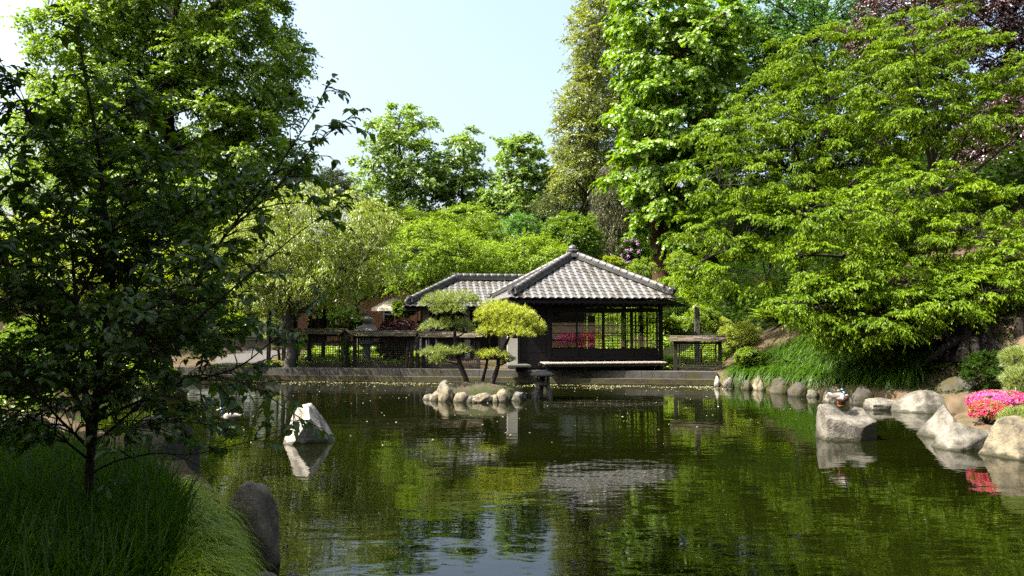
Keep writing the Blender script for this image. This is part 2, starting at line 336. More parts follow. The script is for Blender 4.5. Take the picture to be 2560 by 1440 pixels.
# ---------------------------------------------------------------- rocks
def ico(n=4):
    bm = bmesh.new(); bmesh.ops.create_icosphere(bm, subdivisions=n, radius=1.0)
    V = np.array([v.co[:] for v in bm.verts]); Fc = np.array([[v.index for v in f.verts] for f in bm.faces]); bm.free(); return V, Fc
ICO4, ICO5, ICO3 = ico(4), ico(5), ico(3)
def rock(px, py, Y, w, h, d, label, mat=None, seed=0, planes=None, nf=7, rough=.10, rz=0.0, base='water', sink=.3, name='rock', group=None, notch=None, boxy=None):
    """boulder whose waterline/ground contact is at pixel row py; w, h, d metres"""
    rg = np.random.default_rng(seed); V, Fc = ICO5 if w > .7 else ICO4; V = V.copy()
    if boxy: V = np.sign(V) * np.abs(V) ** boxy
    pl = list(planes or [])
    for _ in range(nf):
        n = nrm(rg.normal(size=3) * (1, 1, .8)); pl.append((n, rg.uniform(.62, .92)))
    for n, o in pl:
        n = nrm(np.asarray(n, float)); e = V @ n - o; k = e > 0; V[k] -= np.outer(e[k], n)
    sv = rg.uniform(0, 50)
    ns = np.array([mnoise.fractal((v[0] * 1.6 + sv, v[1] * 1.6, v[2] * 1.6), 1.0, 2.1, 5) for v in V])
    rd = np.array([abs(mnoise.noise((v[0] * 3.1, v[1] * 3.1 + sv, v[2] * 3.1))) for v in V])
    V *= (1 + ns * rough - rd * rough * .6)[:, None]
    V[:, 2] = np.where(V[:, 2] < 0, V[:, 2] * sink / .6, V[:, 2])
    lo, hi = V.min(0), V.max(0)
    V[:, 0] = (V[:, 0] - (lo[0] + hi[0]) / 2) / (hi[0] - lo[0]) * w; V[:, 1] = (V[:, 1] - (lo[1] + hi[1]) / 2) / (hi[1] - lo[1]) * d
    V[:, 2] = np.where(V[:, 2] > 0, V[:, 2] / hi[2] * h, V[:, 2] / max(.3, -lo[2]) * .35)
    if notch: V[:, 2] -= np.where(V[:, 2] > 0, V[:, 2], 0) * notch[1] * np.exp(-((V[:, 0] - notch[0] * w) / notch[2] / w) ** 2)
    V = rot(V, rz=rz)
    x = (px - 1280) / F * Y; z = 0.0 if base == 'water' else gz(x, Y) - .03
    o = mesh_np(name, V + (x, Y, z), [Fc], mat or stone_grey, smooth=True, origin=(x, Y, z))
    return tag(o, label, 'rock', group)
GR = 'boulders along the right shore'
rock(782, 1103, 14.4, 1.02, .68, .75, 'white peaked boulder standing alone in the pond behind the dogwood leaves', stone_pale, 3, nf=2, rough=.05,
     planes=[((-.60, -.50, .62), .50), ((.42, -.90, -.14), .42), ((.74, -.05, .62), .56), ((-.95, .1, .15), .62), ((-.1, -.1, 1), .80)])
rock(2112, 1096, 14.85, 1.06, .62, .8, 'heart-topped pale boulder standing in the water with a duck on it', stone_grey, 8, nf=2, rough=.07,
     planes=[((.05, -.25, 1), .50), ((-.3, -.95, .1), .58), ((.5, -.8, -.2), .62), ((-.95, 0, .1), .7), ((.95, .1, .15), .72)], notch=(.06, .22, .16))
rock(2368, 1090, 15.0, .95, .60, .9, 'pointed grey boulder in front of the pink azaleas', stone_grey, 12, nf=4, rough=.08, planes=[((-.75, -.2, .62), .42), ((.7, -.3, .62), .46), ((.1, -.9, .3), .55)])
rock(2400, 1122, 13.7, 1.10, .42, .7, 'low flat-topped wedge of grey rock below the pointed boulder', stone_grey, 15, nf=4, rough=.08, planes=[((-.1, -.45, .9), .38), ((.35, -.85, .1), .5), ((-.75, -.1, .65), .5)])
rock(2558, 1138, 12.9, 1.30, .64, 1.0, 'big rounded tan boulder at the water below the azaleas', stone_warm, 19, nf=4, rough=.08, planes=[((-.9, -.3, .25), .55), ((-.1, -.8, .5), .62)])
rock(2300, 1026, 19.1, 1.45, .50, .9, 'broad sunlit boulder sloping to the inlet', stone_grey, 22, nf=3, rough=.06, planes=[((-.5, -.3, .8), .42), ((.3, -.6, .7), .45)], group=GR)
rock(2400, 1022, 20.0, 1.75, .78, 1.2, 'large dark mottled boulder behind the inlet', stone_dark, 25, nf=4, rough=.06, group=GR)
rock(2205, 1020, 19.6, .95, .26, .6, 'low flat boulder lying at the waterline', stone_grey, 27, nf=4, rough=.08, planes=[((0, -.2, 1), .4)], group=GR)
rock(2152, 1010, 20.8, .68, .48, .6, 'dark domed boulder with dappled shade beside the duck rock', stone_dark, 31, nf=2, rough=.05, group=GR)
rock(2078, 1004, 21.3, .66, .42, .55, 'grey triangular boulder just behind the duck', stone_grey, 33, nf=4, group=GR, planes=[((-.6, -.3, .7), .45)])
rock(2025, 992, 22.8, .48, .20, .5, 'low flat stone at the foot of the daylilies', stone_grey, 35, group=GR)
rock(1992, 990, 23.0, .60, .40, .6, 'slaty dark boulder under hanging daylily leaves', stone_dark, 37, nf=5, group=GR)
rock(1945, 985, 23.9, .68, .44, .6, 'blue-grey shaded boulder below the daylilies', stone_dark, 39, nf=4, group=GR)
rock(1896, 978, 24.9, .60, .46, .55, 'tan split boulder with a pointed top', stone_warm, 41, nf=4, group=GR, planes=[((-.7, -.3, .62), .42), ((.8, -.2, .5), .45)])
rock(1866, 978, 25.0, .26, .30, .35, 'small dark stone beside the split boulder', stone_dark, 43, group=GR)
rock(1846, 968, 25.9, .36, .36, .4, 'dark narrow stone next to the wall end', stone_dark, 45, group=GR)
rock(1820, 967, 26.0, .42, .34, .4, 'mottled blocky stone at the corner of the retaining wall', stone_grey, 47, nf=6, group=GR)
rock(1790, 966, 26.1, .18, .36, .3, 'slim upright pale stone at the wall end', stone_pale, 49, group=GR)
GI = 'stones ringing the pine island'
for k, (px, w_, h_, Y, lb, mt) in enumerate([
        (1092, .42, .27, 21.75, 'rounded tan stone at the left end of the pine island', stone_warm), (1116, .40, .42, 21.55, 'tall upright tan stone under the left pine', stone_warm),
        (1157, .54, .26, 21.4, 'squat tan boulder in front of the left pine trunk', stone_warm), (1211, .78, .25, 21.35, 'widest dome-shaped stone of the island ring', stone_warm),
        (1257, .46, .34, 21.45, 'tan stone with a shaded side below the right pine', stone_warm), (1296, .50, .25, 21.7, 'mossy grey stone at the end near the water lantern', stone_grey),
        (1112, .40, .48, 22.6, 'grey stone at the back of the island', stone_grey), (1290, .45, .3, 22.7, 'dark stone at the back of the island near the lantern', stone_dark), (1075, .22, .16, 21.9, 'small low stone outermost at the left of the island', stone_grey), (1182, .24, .18, 21.3, 'small stone wedged between two tan boulders', stone_grey), (1236, .22, .20, 21.35, 'small pointed stone wedged beside the widest one', stone_warm)]):
    rock(px, 0, Y, w_, h_, .45, lb, mt, 60 + k, nf=6, rough=.13, group=GI, rz=k * 1.3)
# near bank stones
rock(630, 0, 7.2, .52, .76, .46, 'tall smooth standing boulder at the near bank beside the arching grass', stone_warm, 82, nf=0, rough=.07, sink=.5, boxy=.72, planes=[((.8, -.25, .55), .98), ((-.9, -.1, .5), 1.05)])
rock(395, 0, 10.0, 1.02, 1.0, .9, 'big dark mossy boulder behind the dogwood', stone_dark, 85, nf=4, rough=.10, planes=[((.9, -.1, .1), .62), ((0, -.2, 1), .8)])
rock(445, 0, 9.1, .30, .52, .4, 'small pointed tan stone at the foot of the mossy boulder', stone_warm, 88, nf=3, planes=[((-.6, -.3, .7), .45), ((.7, -.2, .6), .5)])
rock(520, 0, 8.2, .46, .30, .5, 'flat grey stone half hidden by the arching grass', stone_grey, 90, nf=3)
rock(668, 0, 6.72, .28, .10, .25, 'low wet rock at the foot of the standing boulder', stone_grey, 92, nf=4)
rock(745, 0, 6.72, .14, .07, .14, 'small dark pebble breaking the water surface', stone_dark, 94)
rock(95, 1080, 11.6, .55, .45, .5, 'dark stone at the edge of the paved path', stone_dark, 96, base='g')
rock(2, 1215, 7.2, .14, .24, .14, 'short dark stone stump at the grass edge', stone_dark, 97, base='g')
rock(680, 0, 29.8, .75, .34, .5, 'flat boulder with a green hosta beside the grey trunk', stone_warm, 98, nf=3, base='g')
# island of soil
V, Fc = ICO4; a = W(1200, 1000, 22.1)
V = V * (1.25, .62, .44); V = V + np.array([mnoise.noise((p[0] * 3, p[1] * 3, 1)) for p in V])[:, None] * (0, 0, .06)
tag(mesh_np('island', V + (a[0], 22.1, .06), [Fc], pmat('island_soil', (.14, .115, .07), (.07, .06, .035), 6, .95, .02, 30, c3=(.06, .085, .02), c3scale=2.5, c3amt=.5), smooth=True), kind='structure')
# ---------------------------------------------------------------- tea house
def roof_face(mb, eL, eR, tL, tR, period=.272, course=.262):
    """pantiled roof plane between an eave line and a top line: waved courses that lap each other"""
    eL, eR, tL, tR = [np.asarray(p, float) for p in (eL, eR, tL, tR)]
    u = eR - eL; Wd = np.linalg.norm(u); u = u / Wd
    q = tL - eL; v = q - (q @ u) * u; S = np.linalg.norm(v); v = v / S; n = np.cross(u, v)
    a1, b1 = q @ u, (tR - eL) @ u
    x = np.arange(0, Wd + period / 8, period / 8); nc = max(1, round(S / course)); dc = S / nc
    ph = x / period * 2 * math.pi
    wv = .019 * np.sin(ph) + .007 * np.sin(2 * ph + .6)
    for j in range(nc):
        s0, s1 = j * dc, min(S, (j + 1) * dc + .02)
        rows = []
        for s, up, sl in ((s0, -.012, s0), (s0, .026, s0), (s0 + .012, .031, s0), (s1, .004, s1)):
            xa, xb = a1 * sl / S, Wd + (b1 - Wd) * sl / S
            xc = np.clip(x, xa, xb)
            rows.append(eL + np.outer(xc, u) + v * s + np.outer(wv + up, n))
        V = np.concatenate(rows); m = len(x); i = np.arange(m - 1)
        mb.add(V, [np.concatenate([np.stack([k * m + i, k * m + i + 1, (k + 1) * m + i + 1, (k + 1) * m + i], 1) for k in range(3)])])
def ridge(mb_tiles, mb_base, a, b, r=.085, lift=.06):
    """ridge or hip from a (low) to b (high): stacked flat courses capped with barrel tiles that lap"""
    a, b = np.asarray(a, float), np.asarray(b, float); L_ = np.linalg.norm(b - a); d = (b - a) / L_
    for k in range(3):
        z = lift + .045 * k
        mb_base.bar(a + (0, 0, z), b + (0, 0, z), .25 - .035 * k, .034)
    n = max(2, round(L_ / .30)); z = lift + .15
    for k in range(n):
        p, q = a + d * L_ * k / n, a + d * (L_ * (k + 1) / n + .02)
        mb_tiles.tube([p + (0, 0, z), p + d * .05 + (0, 0, z), q + (0, 0, z)], [r * 1.08, r * 1.07, r * .97], 10)
def onigawara(p, az, s=1.0):
    mb = MB(); c, s_ = math.cos(az), math.sin(az); p = np.asarray(p, float)
    mb.box(p + (0, 0, .10 * s), (.10 * s, .34 * s, .20 * s), az); mb.box(p + (0, 0, .24 * s), (.10 * s, .22 * s, .12 * s), az, taper=.8)
    mb.tube([p + np.array([-.12 * c, -.12 * s_, .22 * s]), p + np.array([.14 * c * s, .14 * s_ * s, .22 * s])], .085 * s, 10)
    for k in (-1, 1):
        mb.tube([p + np.array([.06 * c - k * .15 * s_ * s, .06 * s_ + k * .15 * c * s, .07 * s]), p + np.array([-.05 * c - k * .15 * s_ * s, -.05 * s_ + k * .15 * c * s, .07 * s])], .055 * s, 8)
    return mb
TH = R(9.0)
hc = np.array([2.33, 30.4]); GH = .38
house = empty('tea_house', (hc[0], hc[1], 0), 'low dark timber Japanese tea house with grey tiled pyramid roof at the pond edge', 'tea house', rz=TH)
ZE, ZT = 2.93, 4.55
EX0, EX1, EY = -2.9, 3.12, 2.9
ap = np.array([0, 0, ZT]); c00, c10, c11, c01 = [np.array(p) for p in ((EX0, -EY, ZE), (EX1, -EY, ZE), (EX1, EY, ZE), (EX0, EY, ZE))]
mb = MB()
for a, b in ((c00, c10), (c10, c11), (c11, c01), (c01, c00)): roof_face(mb, a, b, ap, ap)
roof = mb.build('roof', tile_grey, house, smooth=False)
tl, bs = MB(), MB()
for c in (c00, c10, c11, c01): ridge(tl, bs, c + (ap - c) * .05, ap)
tl.build('ridge_tiles', tile_grey, roof, smooth=True); bs.build('ridge_base', tile_dark, roof)
for c in (c00, c10, c11, c01): onigawara(c + (ap - c) * .045 + (0, 0, .05), math.atan2(c[1], c[0]), .95).build('corner_ornament', tile_dark, roof)
fin = MB(); fin.lathe(ap + (0, 0, .02), [(.30, 0), (.27, .10), (.20, .13), (.20, .20), (.24, .22), (.24, .27), (.16, .30), (.17, .36), (.14, .42), (.06, .47), (.01, .48)], 8, math.pi / 8)
fin.build('finial', tile_dark, roof)
sf = MB(); sf.box(((EX0 + EX1) / 2, 0, ZE - .13), (EX1 - EX0 - .1, 2 * EY - .1, .10))
for k in range(26):
    x = EX0 + .15 + k * (EX1 - EX0 - .3) / 25; sf.box((x, -EY + .35, ZE - .205), (.05, .6, .05))
sf.build('eaves', wood_dark, house)
sc = MB(); V = np.array([(EX1 - .25, -EY + .35, 2.90), (EX1 + .42, -EY + .30, 2.70), (EX1 + .42, EY, 2.70), (EX1 - .25, EY, 2.90)])
sc.add(np.concatenate([V, V - (0, 0, .05)]), [[[0, 1, 2, 3], [7, 6, 5, 4], [0, 4, 5, 1], [1, 5, 6, 2], [2, 6, 7, 3], [3, 7, 4, 0]]])
sc.build('side_eave', wood_dark, house)
X0, X1, Y0, Y1 = -2.5, 2.70, -2.2, 2.2
FL = .86
# posts
for x, y in ((X0, Y0), (-1.41, Y0), (X1, Y0), (X1, Y1), (X0, Y1), (X1, 0)):
    MB().box((x, y, (GH + 2.85) / 2), (.13, .13, 2.85 - GH)).build('post', wood_dark, house)
# walls
wl = MB()
for k in range(8):                                   # front boarded wall beside the glass
    wl.box(((X0 - 1.41) / 2, Y0 + .004 * (k % 2), .62 + k * .275), (-1.41 - X0 - .14, .05, .268))
for k in range(9): wl.box((X0, 0, .5 + k * .262), (.05, 2 * Y1 - .14, .255))
wl.box(((X0 + 1.0) / 2, Y1, 1.6), (1.0 - X0, .06, 2.5))
wl.build('wall', wood_dark, house)
MB().box((0.05, 0, FL - .05), (X1 - X0 - .05, 2 * Y1 - .1, .08)).build('floor_boards', interior, house)
MB().box((0.1, 0, 2.70), (X1 - X0 - .1, 2 * Y1 - .1, .05)).build('ceiling_boards', interior, house)
ln = MB(); ln.box((.65, Y0, 2.55), (4.0, .10, .10)); ln.box((.65, Y0, 2.80), (4.0, .08, .12)); ln.box((.65, Y0, .80), (4.0, .12, .10)); ln.box((X1, 0, 2.55), (.08, 4.3, .1)); ln.box((X1, 0, .82), (.08, 4.3, .1)); ln.box((1.5, Y1, 2.55), (2.4, .08, .1)); ln.box((1.5, Y1, .82), (2.4, .08, .1))
for k in range(5): ln.box((-1.2 + k * .93, Y0 - .03, 2.66), (.06, .05, .06))
ln.build('beams', wood_dark, house)
vn = MB()
for k in range(46): vn.box((.10 + k * .033, Y0 - .01, 2.675), (.016, .02, .14))
vn.build('bamboo_vent', pmat('bamboo_old', (.10, .075, .035), (.06, .045, .02), 8, .7), house)
MB().box((-.64, Y0 + .01, 2.675), (1.46, .03, .13)).build('transom_board', wood_dark, house)
def glass_mat():
    m, t, out = nodes_of('window_glass'); L = t.links
    tr = t.nodes.new('ShaderNodeBsdfTransparent'); tr.inputs[0].default_value = (.80, .82, .80, 1); g = t.nodes.new('ShaderNodeBsdfGlossy'); g.inputs['Roughness'].default_value = .02
    fr = t.nodes.new('ShaderNodeFresnel'); fr.inputs[0].default_value = 1.9
    ms = t.nodes.new('ShaderNodeMixShader'); L.new(fr.outputs[0], ms.inputs[0]); L.new(tr.outputs[0], ms.inputs[1]); L.new(g.outputs[0], ms.inputs[2]); L.new(ms.outputs[0], out.inputs[0]); return m
GLASS = glass_mat()
def sliding(xa, xb, y, horiz=4, vert=0, glass=True, kick=True):
    """sliding door: stiles, rails, bars over one pane, boarded kick panel below"""
    p = MB(); zb = 1.17 if kick else .88; zt = 2.50
    for x in (xa + .03, xb - .03): p.box((x, y, (.85 + zt) / 2), (.055, .045, zt - .85))
    for z in (.88, zt - .02): p.box(((xa + xb) / 2, y, z), (xb - xa - .115, .043, .06))
    if kick: p.box(((xa + xb) / 2, y, zb - .03), (xb - xa - .115, .043, .05))
    for k in range(1, horiz + 1): p.box(((xa + xb) / 2, y - .004, zb + (zt - zb) * k / (horiz + 1)), (xb - xa - .115, .028, .026))
    for k in range(1, vert + 1): p.box((xa + (xb - xa) * k / (vert + 1), y + .003, (zb + zt) / 2), (.024, .024, zt - zb - .06))
    o = p.build('sliding_door', wood_dark, house)
    if kick: MB().box(((xa + xb) / 2, y + .005, 1.02), (xb - xa - .115, .02, .24)).build('kick_panel', wood_dark, o)
    if glass: MB().box(((xa + xb) / 2, y + .004, (zb + zt) / 2), (xb - xa - .115, .006, zt - zb - .07)).build('pane', GLASS, o)
    return o
for k, (a, b) in enumerate(((-1.34, -.36), (-.42, .62), (.56, 1.66), (1.60, 2.62))): sliding(a, b, Y0 + (.06 if k % 2 else 0.0))
for a, b in ((1.02, 1.80), (1.80, 2.62)): sliding(a, b, Y1, 4, 3, glass=False, kick=False)
for a, b in ((-2.1, -.7), (-.7, .7), (.7, 2.1)):         # right side wall lattice
    p = MB(); zb, zt = .88, 2.5
    for y in (a + .03, b - .03): p.box((X1, y, (zb + zt) / 2), (.045, .05, zt - zb))
    for k in range(5): p.box((X1 + .003, (a + b) / 2, zb + .02 + (zt - zb - .04) * k / 4), (.03, b - a - .11, .03))
    for k in range(1, 4): p.box((X1 - .003, a + (b - a) * k / 4, (zb + zt) / 2), (.024, .024, zt - zb - .08))
    p.build('side_lattice', wood_dark, house)
MB().box((.95, .9, 1.62), (.30, .04, 1.45)).build('paper_screen', plaster, house)
MB().box((.62, .9, 1.62), (.10, .10, 1.6)).build('inner_post', interior, house)
# veranda
dk = MB(); y0, y1 = Y0 - 1.02, Y0 - .10; x = -1.75
while x < 2.55: dk.box((x + .115, (y0 + y1) / 2, .70), (.20 + random.Random(int(x * 100)).uniform(0, .012), y1 - y0, .035)); x += .228
vd = dk.build('veranda', deck_wood, house)
jb = MB(); jb.box((.4, y0 + .06, .635), (4.4, .07, .09)); jb.box((.4, y1 - .06, .635), (4.4, .07, .09))
for k in range(19): jb.box((-1.7 + k * .233, y0 + .025, .66), (.05, .02, .06))
jb.build('joists', wood_brown, vd)
for x in (-1.6, -.3, 1.0, 2.4): MB().box((x, y0 + .18, .30), (.10, .10, .62)).build('veranda_post', wood_dark, vd)
MB().box((.1, Y0 + .03, .60), (5.2, .05, .42)).build('skirt_board', wood_dark, house)
pp = MB(); pp.box((X0 - .20, Y0 - .02, 1.22), (.36, .10, 1.36)); pp.build('plaster_panel', plaster, house)
MB().box((X0 - .10, Y0 - .5, .62), (.8, .9, .06)).build('step', stone_kerb, house)
# rear wing, same house
wo = np.array([-4.32, 32.0]); cu, su = math.cos(TH), math.sin(TH)
def wl_(u, v, z):                                    # wing coordinates -> house coordinates
    wx = wo[0] + u * cu - v * su - hc[0]; wy = wo[1] + u * su + v * cu - hc[1]
    return np.array([wx * cu + wy * su, -wx * su + wy * cu, z])
we, wr = 2.72, 3.88
e0, e1, e2, e3 = wl_(0, 0, we), wl_(5.3, 0, we), wl_(5.3, 4.4, we), wl_(0, 4.4, we); r0, r1 = wl_(2.3, 2.2, wr), wl_(5.3, 2.2, wr)
mb = MB(); roof_face(mb, e0, e1, r0, r1); roof_face(mb, e2, e3, r1, r0); roof_face(mb, e3, e0, r0, r0)
wroof = mb.build('wing_roof', tile_grey, house)
tl, bs = MB(), MB(); ridge(tl, bs, e0 + (r0 - e0) * .05, r0); ridge(tl, bs, e3 + (r0 - e3) * .05, r0); ridge(tl, bs, r0 - (.05, 0, 0), r1, .095)
tl.build('ridge_tiles', tile_grey, wroof, smooth=True); bs.build('ridge_base', tile_dark, wroof)
onigawara(e0 + (r0 - e0) * .10 + (0, 0, .04), math.atan2(-1, -1), .9).build('corner_ornament', tile_dark, wroof)
onigawara(r0 + (-.05, 0, .05), math.pi, .9).build('ridge_ornament', tile_dark, wroof)
c_ = wl_(2.65, 2.2, we - .11); MB().box(c_, (5.2, 4.3, .09)).build('wing_eaves', wood_dark, house)
wm = MB(); a = wl_(.85, .95, 1.55); b = wl_(5.2, .95, 1.55); wm.box((a + b) / 2, (4.35, .06, 2.3)); wm.box(wl_(.85, 2.6, 1.55), (.06, 3.2, 2.3)); wm.build('wing_wall', wood_dark, house)
for u in (.92, 2.62): MB().box(wl_(u, .87, 1.5), (.26 if u < 1 else .22, .08, 2.2)).build('plaster_pillar', plaster, house)
MB().box(wl_(1.32, .87, 1.5), (.08, .08, 2.2)).build('pale_strip', plaster, house)

# ---------------------------------------------------------------- fences
def fence(pxa, pxb, Ya, Yb, ptop, label, cap_over=.14, nb=16, nh=11, rough_=1.0, seed=0):
    A, B = G(pxa, Ya), G(pxb, Yb); zt = W((pxa + pxb) / 2, ptop, (Ya + Yb) / 2)[2]
    zb = .36; ang = math.atan2(B[1] - A[1], B[0] - A[0]); Ln = float(np.hypot(*(B - A)[:2])); H = zt - zb
    f = empty('bamboo_fence', (A[0], A[1], zb), label, 'fence', 'lattice fence panels by the tea house', ang); rg = random.Random(seed)
    for x in (.06, Ln - .06): MB().box((x, 0, (H - .1) / 2 - .1), (.12, .12, H + .1)).build('post', wood_brown, f)
    fr = MB()
    for z in (.16, H - .22): fr.box((Ln / 2, 0, z), (Ln - .245, .06, .07))
    fr.box((Ln / 2, .005, .06), (Ln - .245, .05, .10))
    for x in (.20, Ln - .20): fr.box((x, -.004, H / 2 - .03), (.045, .05, H - .46))
    fr.build('frame', wood_grey, f)
    lt = MB(); za, zc = .20, H - .26
    for k in range(nb):
        x = .24 + (Ln - .48) * (k + .5) / nb; lt.tube([(x, .012, za), (x + rg.uniform(-.012, .012), .012, zc)], .0095, 5)
    for k in range(nh):
        z = za + (zc - za) * (k + .5) / nh; lt.tube([(.225, -.012, z), (Ln - .225, -.012, z + rg.uniform(-.012, .012))], .0095, 5)
    lt.build('lattice', wood_grey, f)
    cp = MB()
    for s in (-1, 1):
        for lay in range(3):
            n = int(Ln / .22); 
            for k in range(n):
                xx = -cap_over + (Ln + 2 * cap_over) * (k + .5) / n; wv = rg.uniform(.9, 1.1) * (Ln + 2 * cap_over) / n
                cp.box((xx, s * (.085 + .045 * lay) * -1, H - .045 - lay * .04 + rg.uniform(-.008, .008) * rough_), (wv, .16, .022 + rg.uniform(0, .008)), rx=s * R(24) * 1.0 + rg.uniform(-.05, .05))
    cp.tube([(-cap_over, 0, H + .01), (Ln * .4, 0, H - .005), (Ln + cap_over, 0, H + .012)], [.04, .045, .04], 8)
    cp.build('bark_roof', cedar_bark, f); return f
fence(733, 862, 30.1, 29.8, 824, 'lattice fence panel with bark roof between the grey trunk and the ivy post', seed=1, nb=22)
fence(884, 1034, 29.6, 29.3, 829, 'lattice fence panel with bark roof in front of the big stone lantern', seed=2, nb=25)
fence(1056, 1200, 29.5, 29.2, 832, 'lattice fence panel with bark roof behind the left island pine', seed=3, nb=24)
fence(1683, 1803, 27.9, 27.7, 842, 'lattice fence panel with sagging bark roof standing right of the tea house', seed=5, nb=18, rough_=2.5)

def rough_post(px, Y, ptop, r, label, gr=None, lean=0.0, cap=False, seed=0):
    a = G(px, Y); H = W(px, ptop, Y)[2] - a[2]; t = empty('wooden_post', a, label, 'post', gr); rg = random.Random(seed); n = 7
    P = [(lean * k / n + rg.uniform(-.01, .01), rg.uniform(-.01, .01), -.1 + (H + .1) * k / n) for k in range(n + 1)]
    MB().tube(P, [r * rg.uniform(.88, 1.12) for _ in P], 9).build('shaft', wood_brown, t)
    if cap:
        c = MB()
        for s in (-1, 1): c.box((lean + s * .14, 0, H + .02), (.36, .34, .05), ry=s * R(38))
        c.build('gable_cap', cedar_bark, t)
    return t
ivp = rough_post(866, 29.5, 832, .13, 'ivy-grown gatepost with a little gabled bark cap', cap=True, seed=1)
rough_post(1044, 29.1, 842, .085, 'weathered gatepost just right of the middle fence panel', seed=2)
rough_post(1017, 28.9, 868, .06, 'short rough post leaning beside the weathered gatepost', lean=.05, seed=4)
t = empty('stone_post', G(1742, 29.4), 'tall square grey stone post behind the right fence panel', 'post')
h = W(1742, 768, 29.4)[2] - t.location[2]
MB().box((0, 0, h / 2 - .1), (.17, .17, h + .2)).build('shaft', stone_grey, t); MB().box((0, 0, h + .01), (.16, .16, .05), taper=.6).build('top', stone_grey, t)

# ---------------------------------------------------------------- stone lanterns
a = W(1356, 997, 22.2); a[2] = -.12
t = empty('stone_lantern', a, 'small dark three-legged stone snow lantern standing in the water beside the island', 'lantern')
for k in range(3):
    an = R(-20 + 120 * k); P = bez(np.array([math.cos(an) * .10, math.sin(an) * .10, .50]), np.array([math.cos(an) * .20, math.sin(an) * .20, .46]), np.array([math.cos(an) * .27, math.sin(an) * .27, -.05]), 6)
    MB().tube(P, np.linspace(.075, .06, 6), 6).build('leg', lantern_stone, t)
MB().lathe((0, 0, .47), [(.10, 0), (.20, .03), (.21, .08), (.17, .10)], 6).build('platform', lantern_stone, t)
fb = MB()
for k in range(6):
    an = R(60 * k); fb.bar((math.cos(an) * .13, math.sin(an) * .13, .56), (math.cos(an) * .13, math.sin(an) * .13, .74), .05)
fb.lathe((0, 0, .56), [(.09, 0), (.09, .18)], 6); fb.build('firebox', lantern_stone, t)
MB().lathe((0, 0, .73), [(.10, 0), (.34, .025), (.35, .055), (.27, .10), (.16, .15), (.06, .18), (.01, .185)], 20).build('roof', lantern_stone, t, smooth=True)
a = G(918, 31.2); t = empty('stone_lantern', a, 'tall mossy stone lantern with a broad hat behind the middle fence panel', 'lantern')
MB().lathe((0, 0, -.1), [(.34, 0), (.34, .22), (.26, .28)], 6).build('base', lantern_pale, t)
MB().lathe((0, 0, .15), [(.17, 0), (.15, .1), (.15, .55), (.18, .62)], 12).build('shaft', lantern_pale, t)
fb = MB(); fb.lathe((0, 0, .77), [(.18, 0), (.33, .05), (.33, .13), (.24, .16)], 6)
for k in range(6):
    an = R(60 * k); fb.bar((math.cos(an) * .22, math.sin(an) * .22, .92), (math.cos(an) * .22, math.sin(an) * .22, 1.2), .08)
fb.lathe((0, 0, .92), [(.15, 0), (.15, .28)], 6); fb.build('firebox', lantern_pale, t)
MB().lathe((0, 0, 1.19), [(.3, 0), (.56, .06), (.57, .11), (.38, .24), (.20, .36), (.15, .40)], 6).build('roof', lantern_pale, t)
MB().lathe((0, 0, 1.58), [(.12, 0), (.15, .05), (.20, .12), (.20, .2), (.13, .27), (.03, .30)], 14).build('finial', lantern_pale, t, smooth=True)

# ---------------------------------------------------------------- shelter with tilted sign, buildings, parasols, tables
a = G(735, 31.6); t = empty('garden_shelter', a, 'small open timber shelter with a low bark-covered gable roof behind the grey trunk', 'shelter', rz=R(-10))
hz = W(735, 775, 31.6)[2] - a[2]
for x in (-.75, .35, .95):
    for y in (-.6, .7): MB().box((x, y, hz / 2), (.12, .12, hz)).build('post', wood_dark, t)
rf = MB()
for s in (-1, 1):
    for k in range(8): rf.box((-1.05 + k * .31, s * .55, hz + .26 + .01 * (k % 2)), (.33, 1.3, .06), rx=-s * R(24))
rf.tube([(-1.2, 0, hz + .56), (1.25, 0, hz + .56)], .07, 8); rf.build('roof', pmat('old_bark', (.12, .095, .07), (.06, .045, .034), 4, .9, .02, 14, stretch=(.6, 3, 3), c3=(.08, .085, .02), c3scale=1.3, c3amt=.42), t)
bm_ = MB(); bm_.box((.1, -.6, hz - .05), (2.1, .1, .14)); bm_.box((.1, .7, hz - .05), (2.1, .1, .14)); bm_.box((.1, -.6, hz * .45), (1.7, .08, .10)); bm_.box((.7, .72, hz * .62), (.75, .04, .9)); bm_.build('beams', wood_dark, t)
s = W(791, 783, 30.7); o = MB().box((0, 0, 0), (.25, .012, .17), ry=R(24)).build('notice', pmat('paper_sign', (.62, .60, .54), (.55, .53, .47), 6, .9), None)
o.location = [float(q) for q in s]; tag(o, 'tilted weathered paper notice fixed to the shelter post', 'notice')
ch = MB()
for k, (x, z) in enumerate([(-.06, .03), (-.02, .03), (-.06, -.01), (.03, .02), (.05, -.02), (.0, -.03)]): ch.box((x, -.008, z), (.026, .003, .008 if k % 2 else .02), ry=R(24))
ch.build('lettering', stone_dark, o)
MB().box((.02, .05, -.55), (.07, .07, 1.2)).build('stake', wood_dark, o)

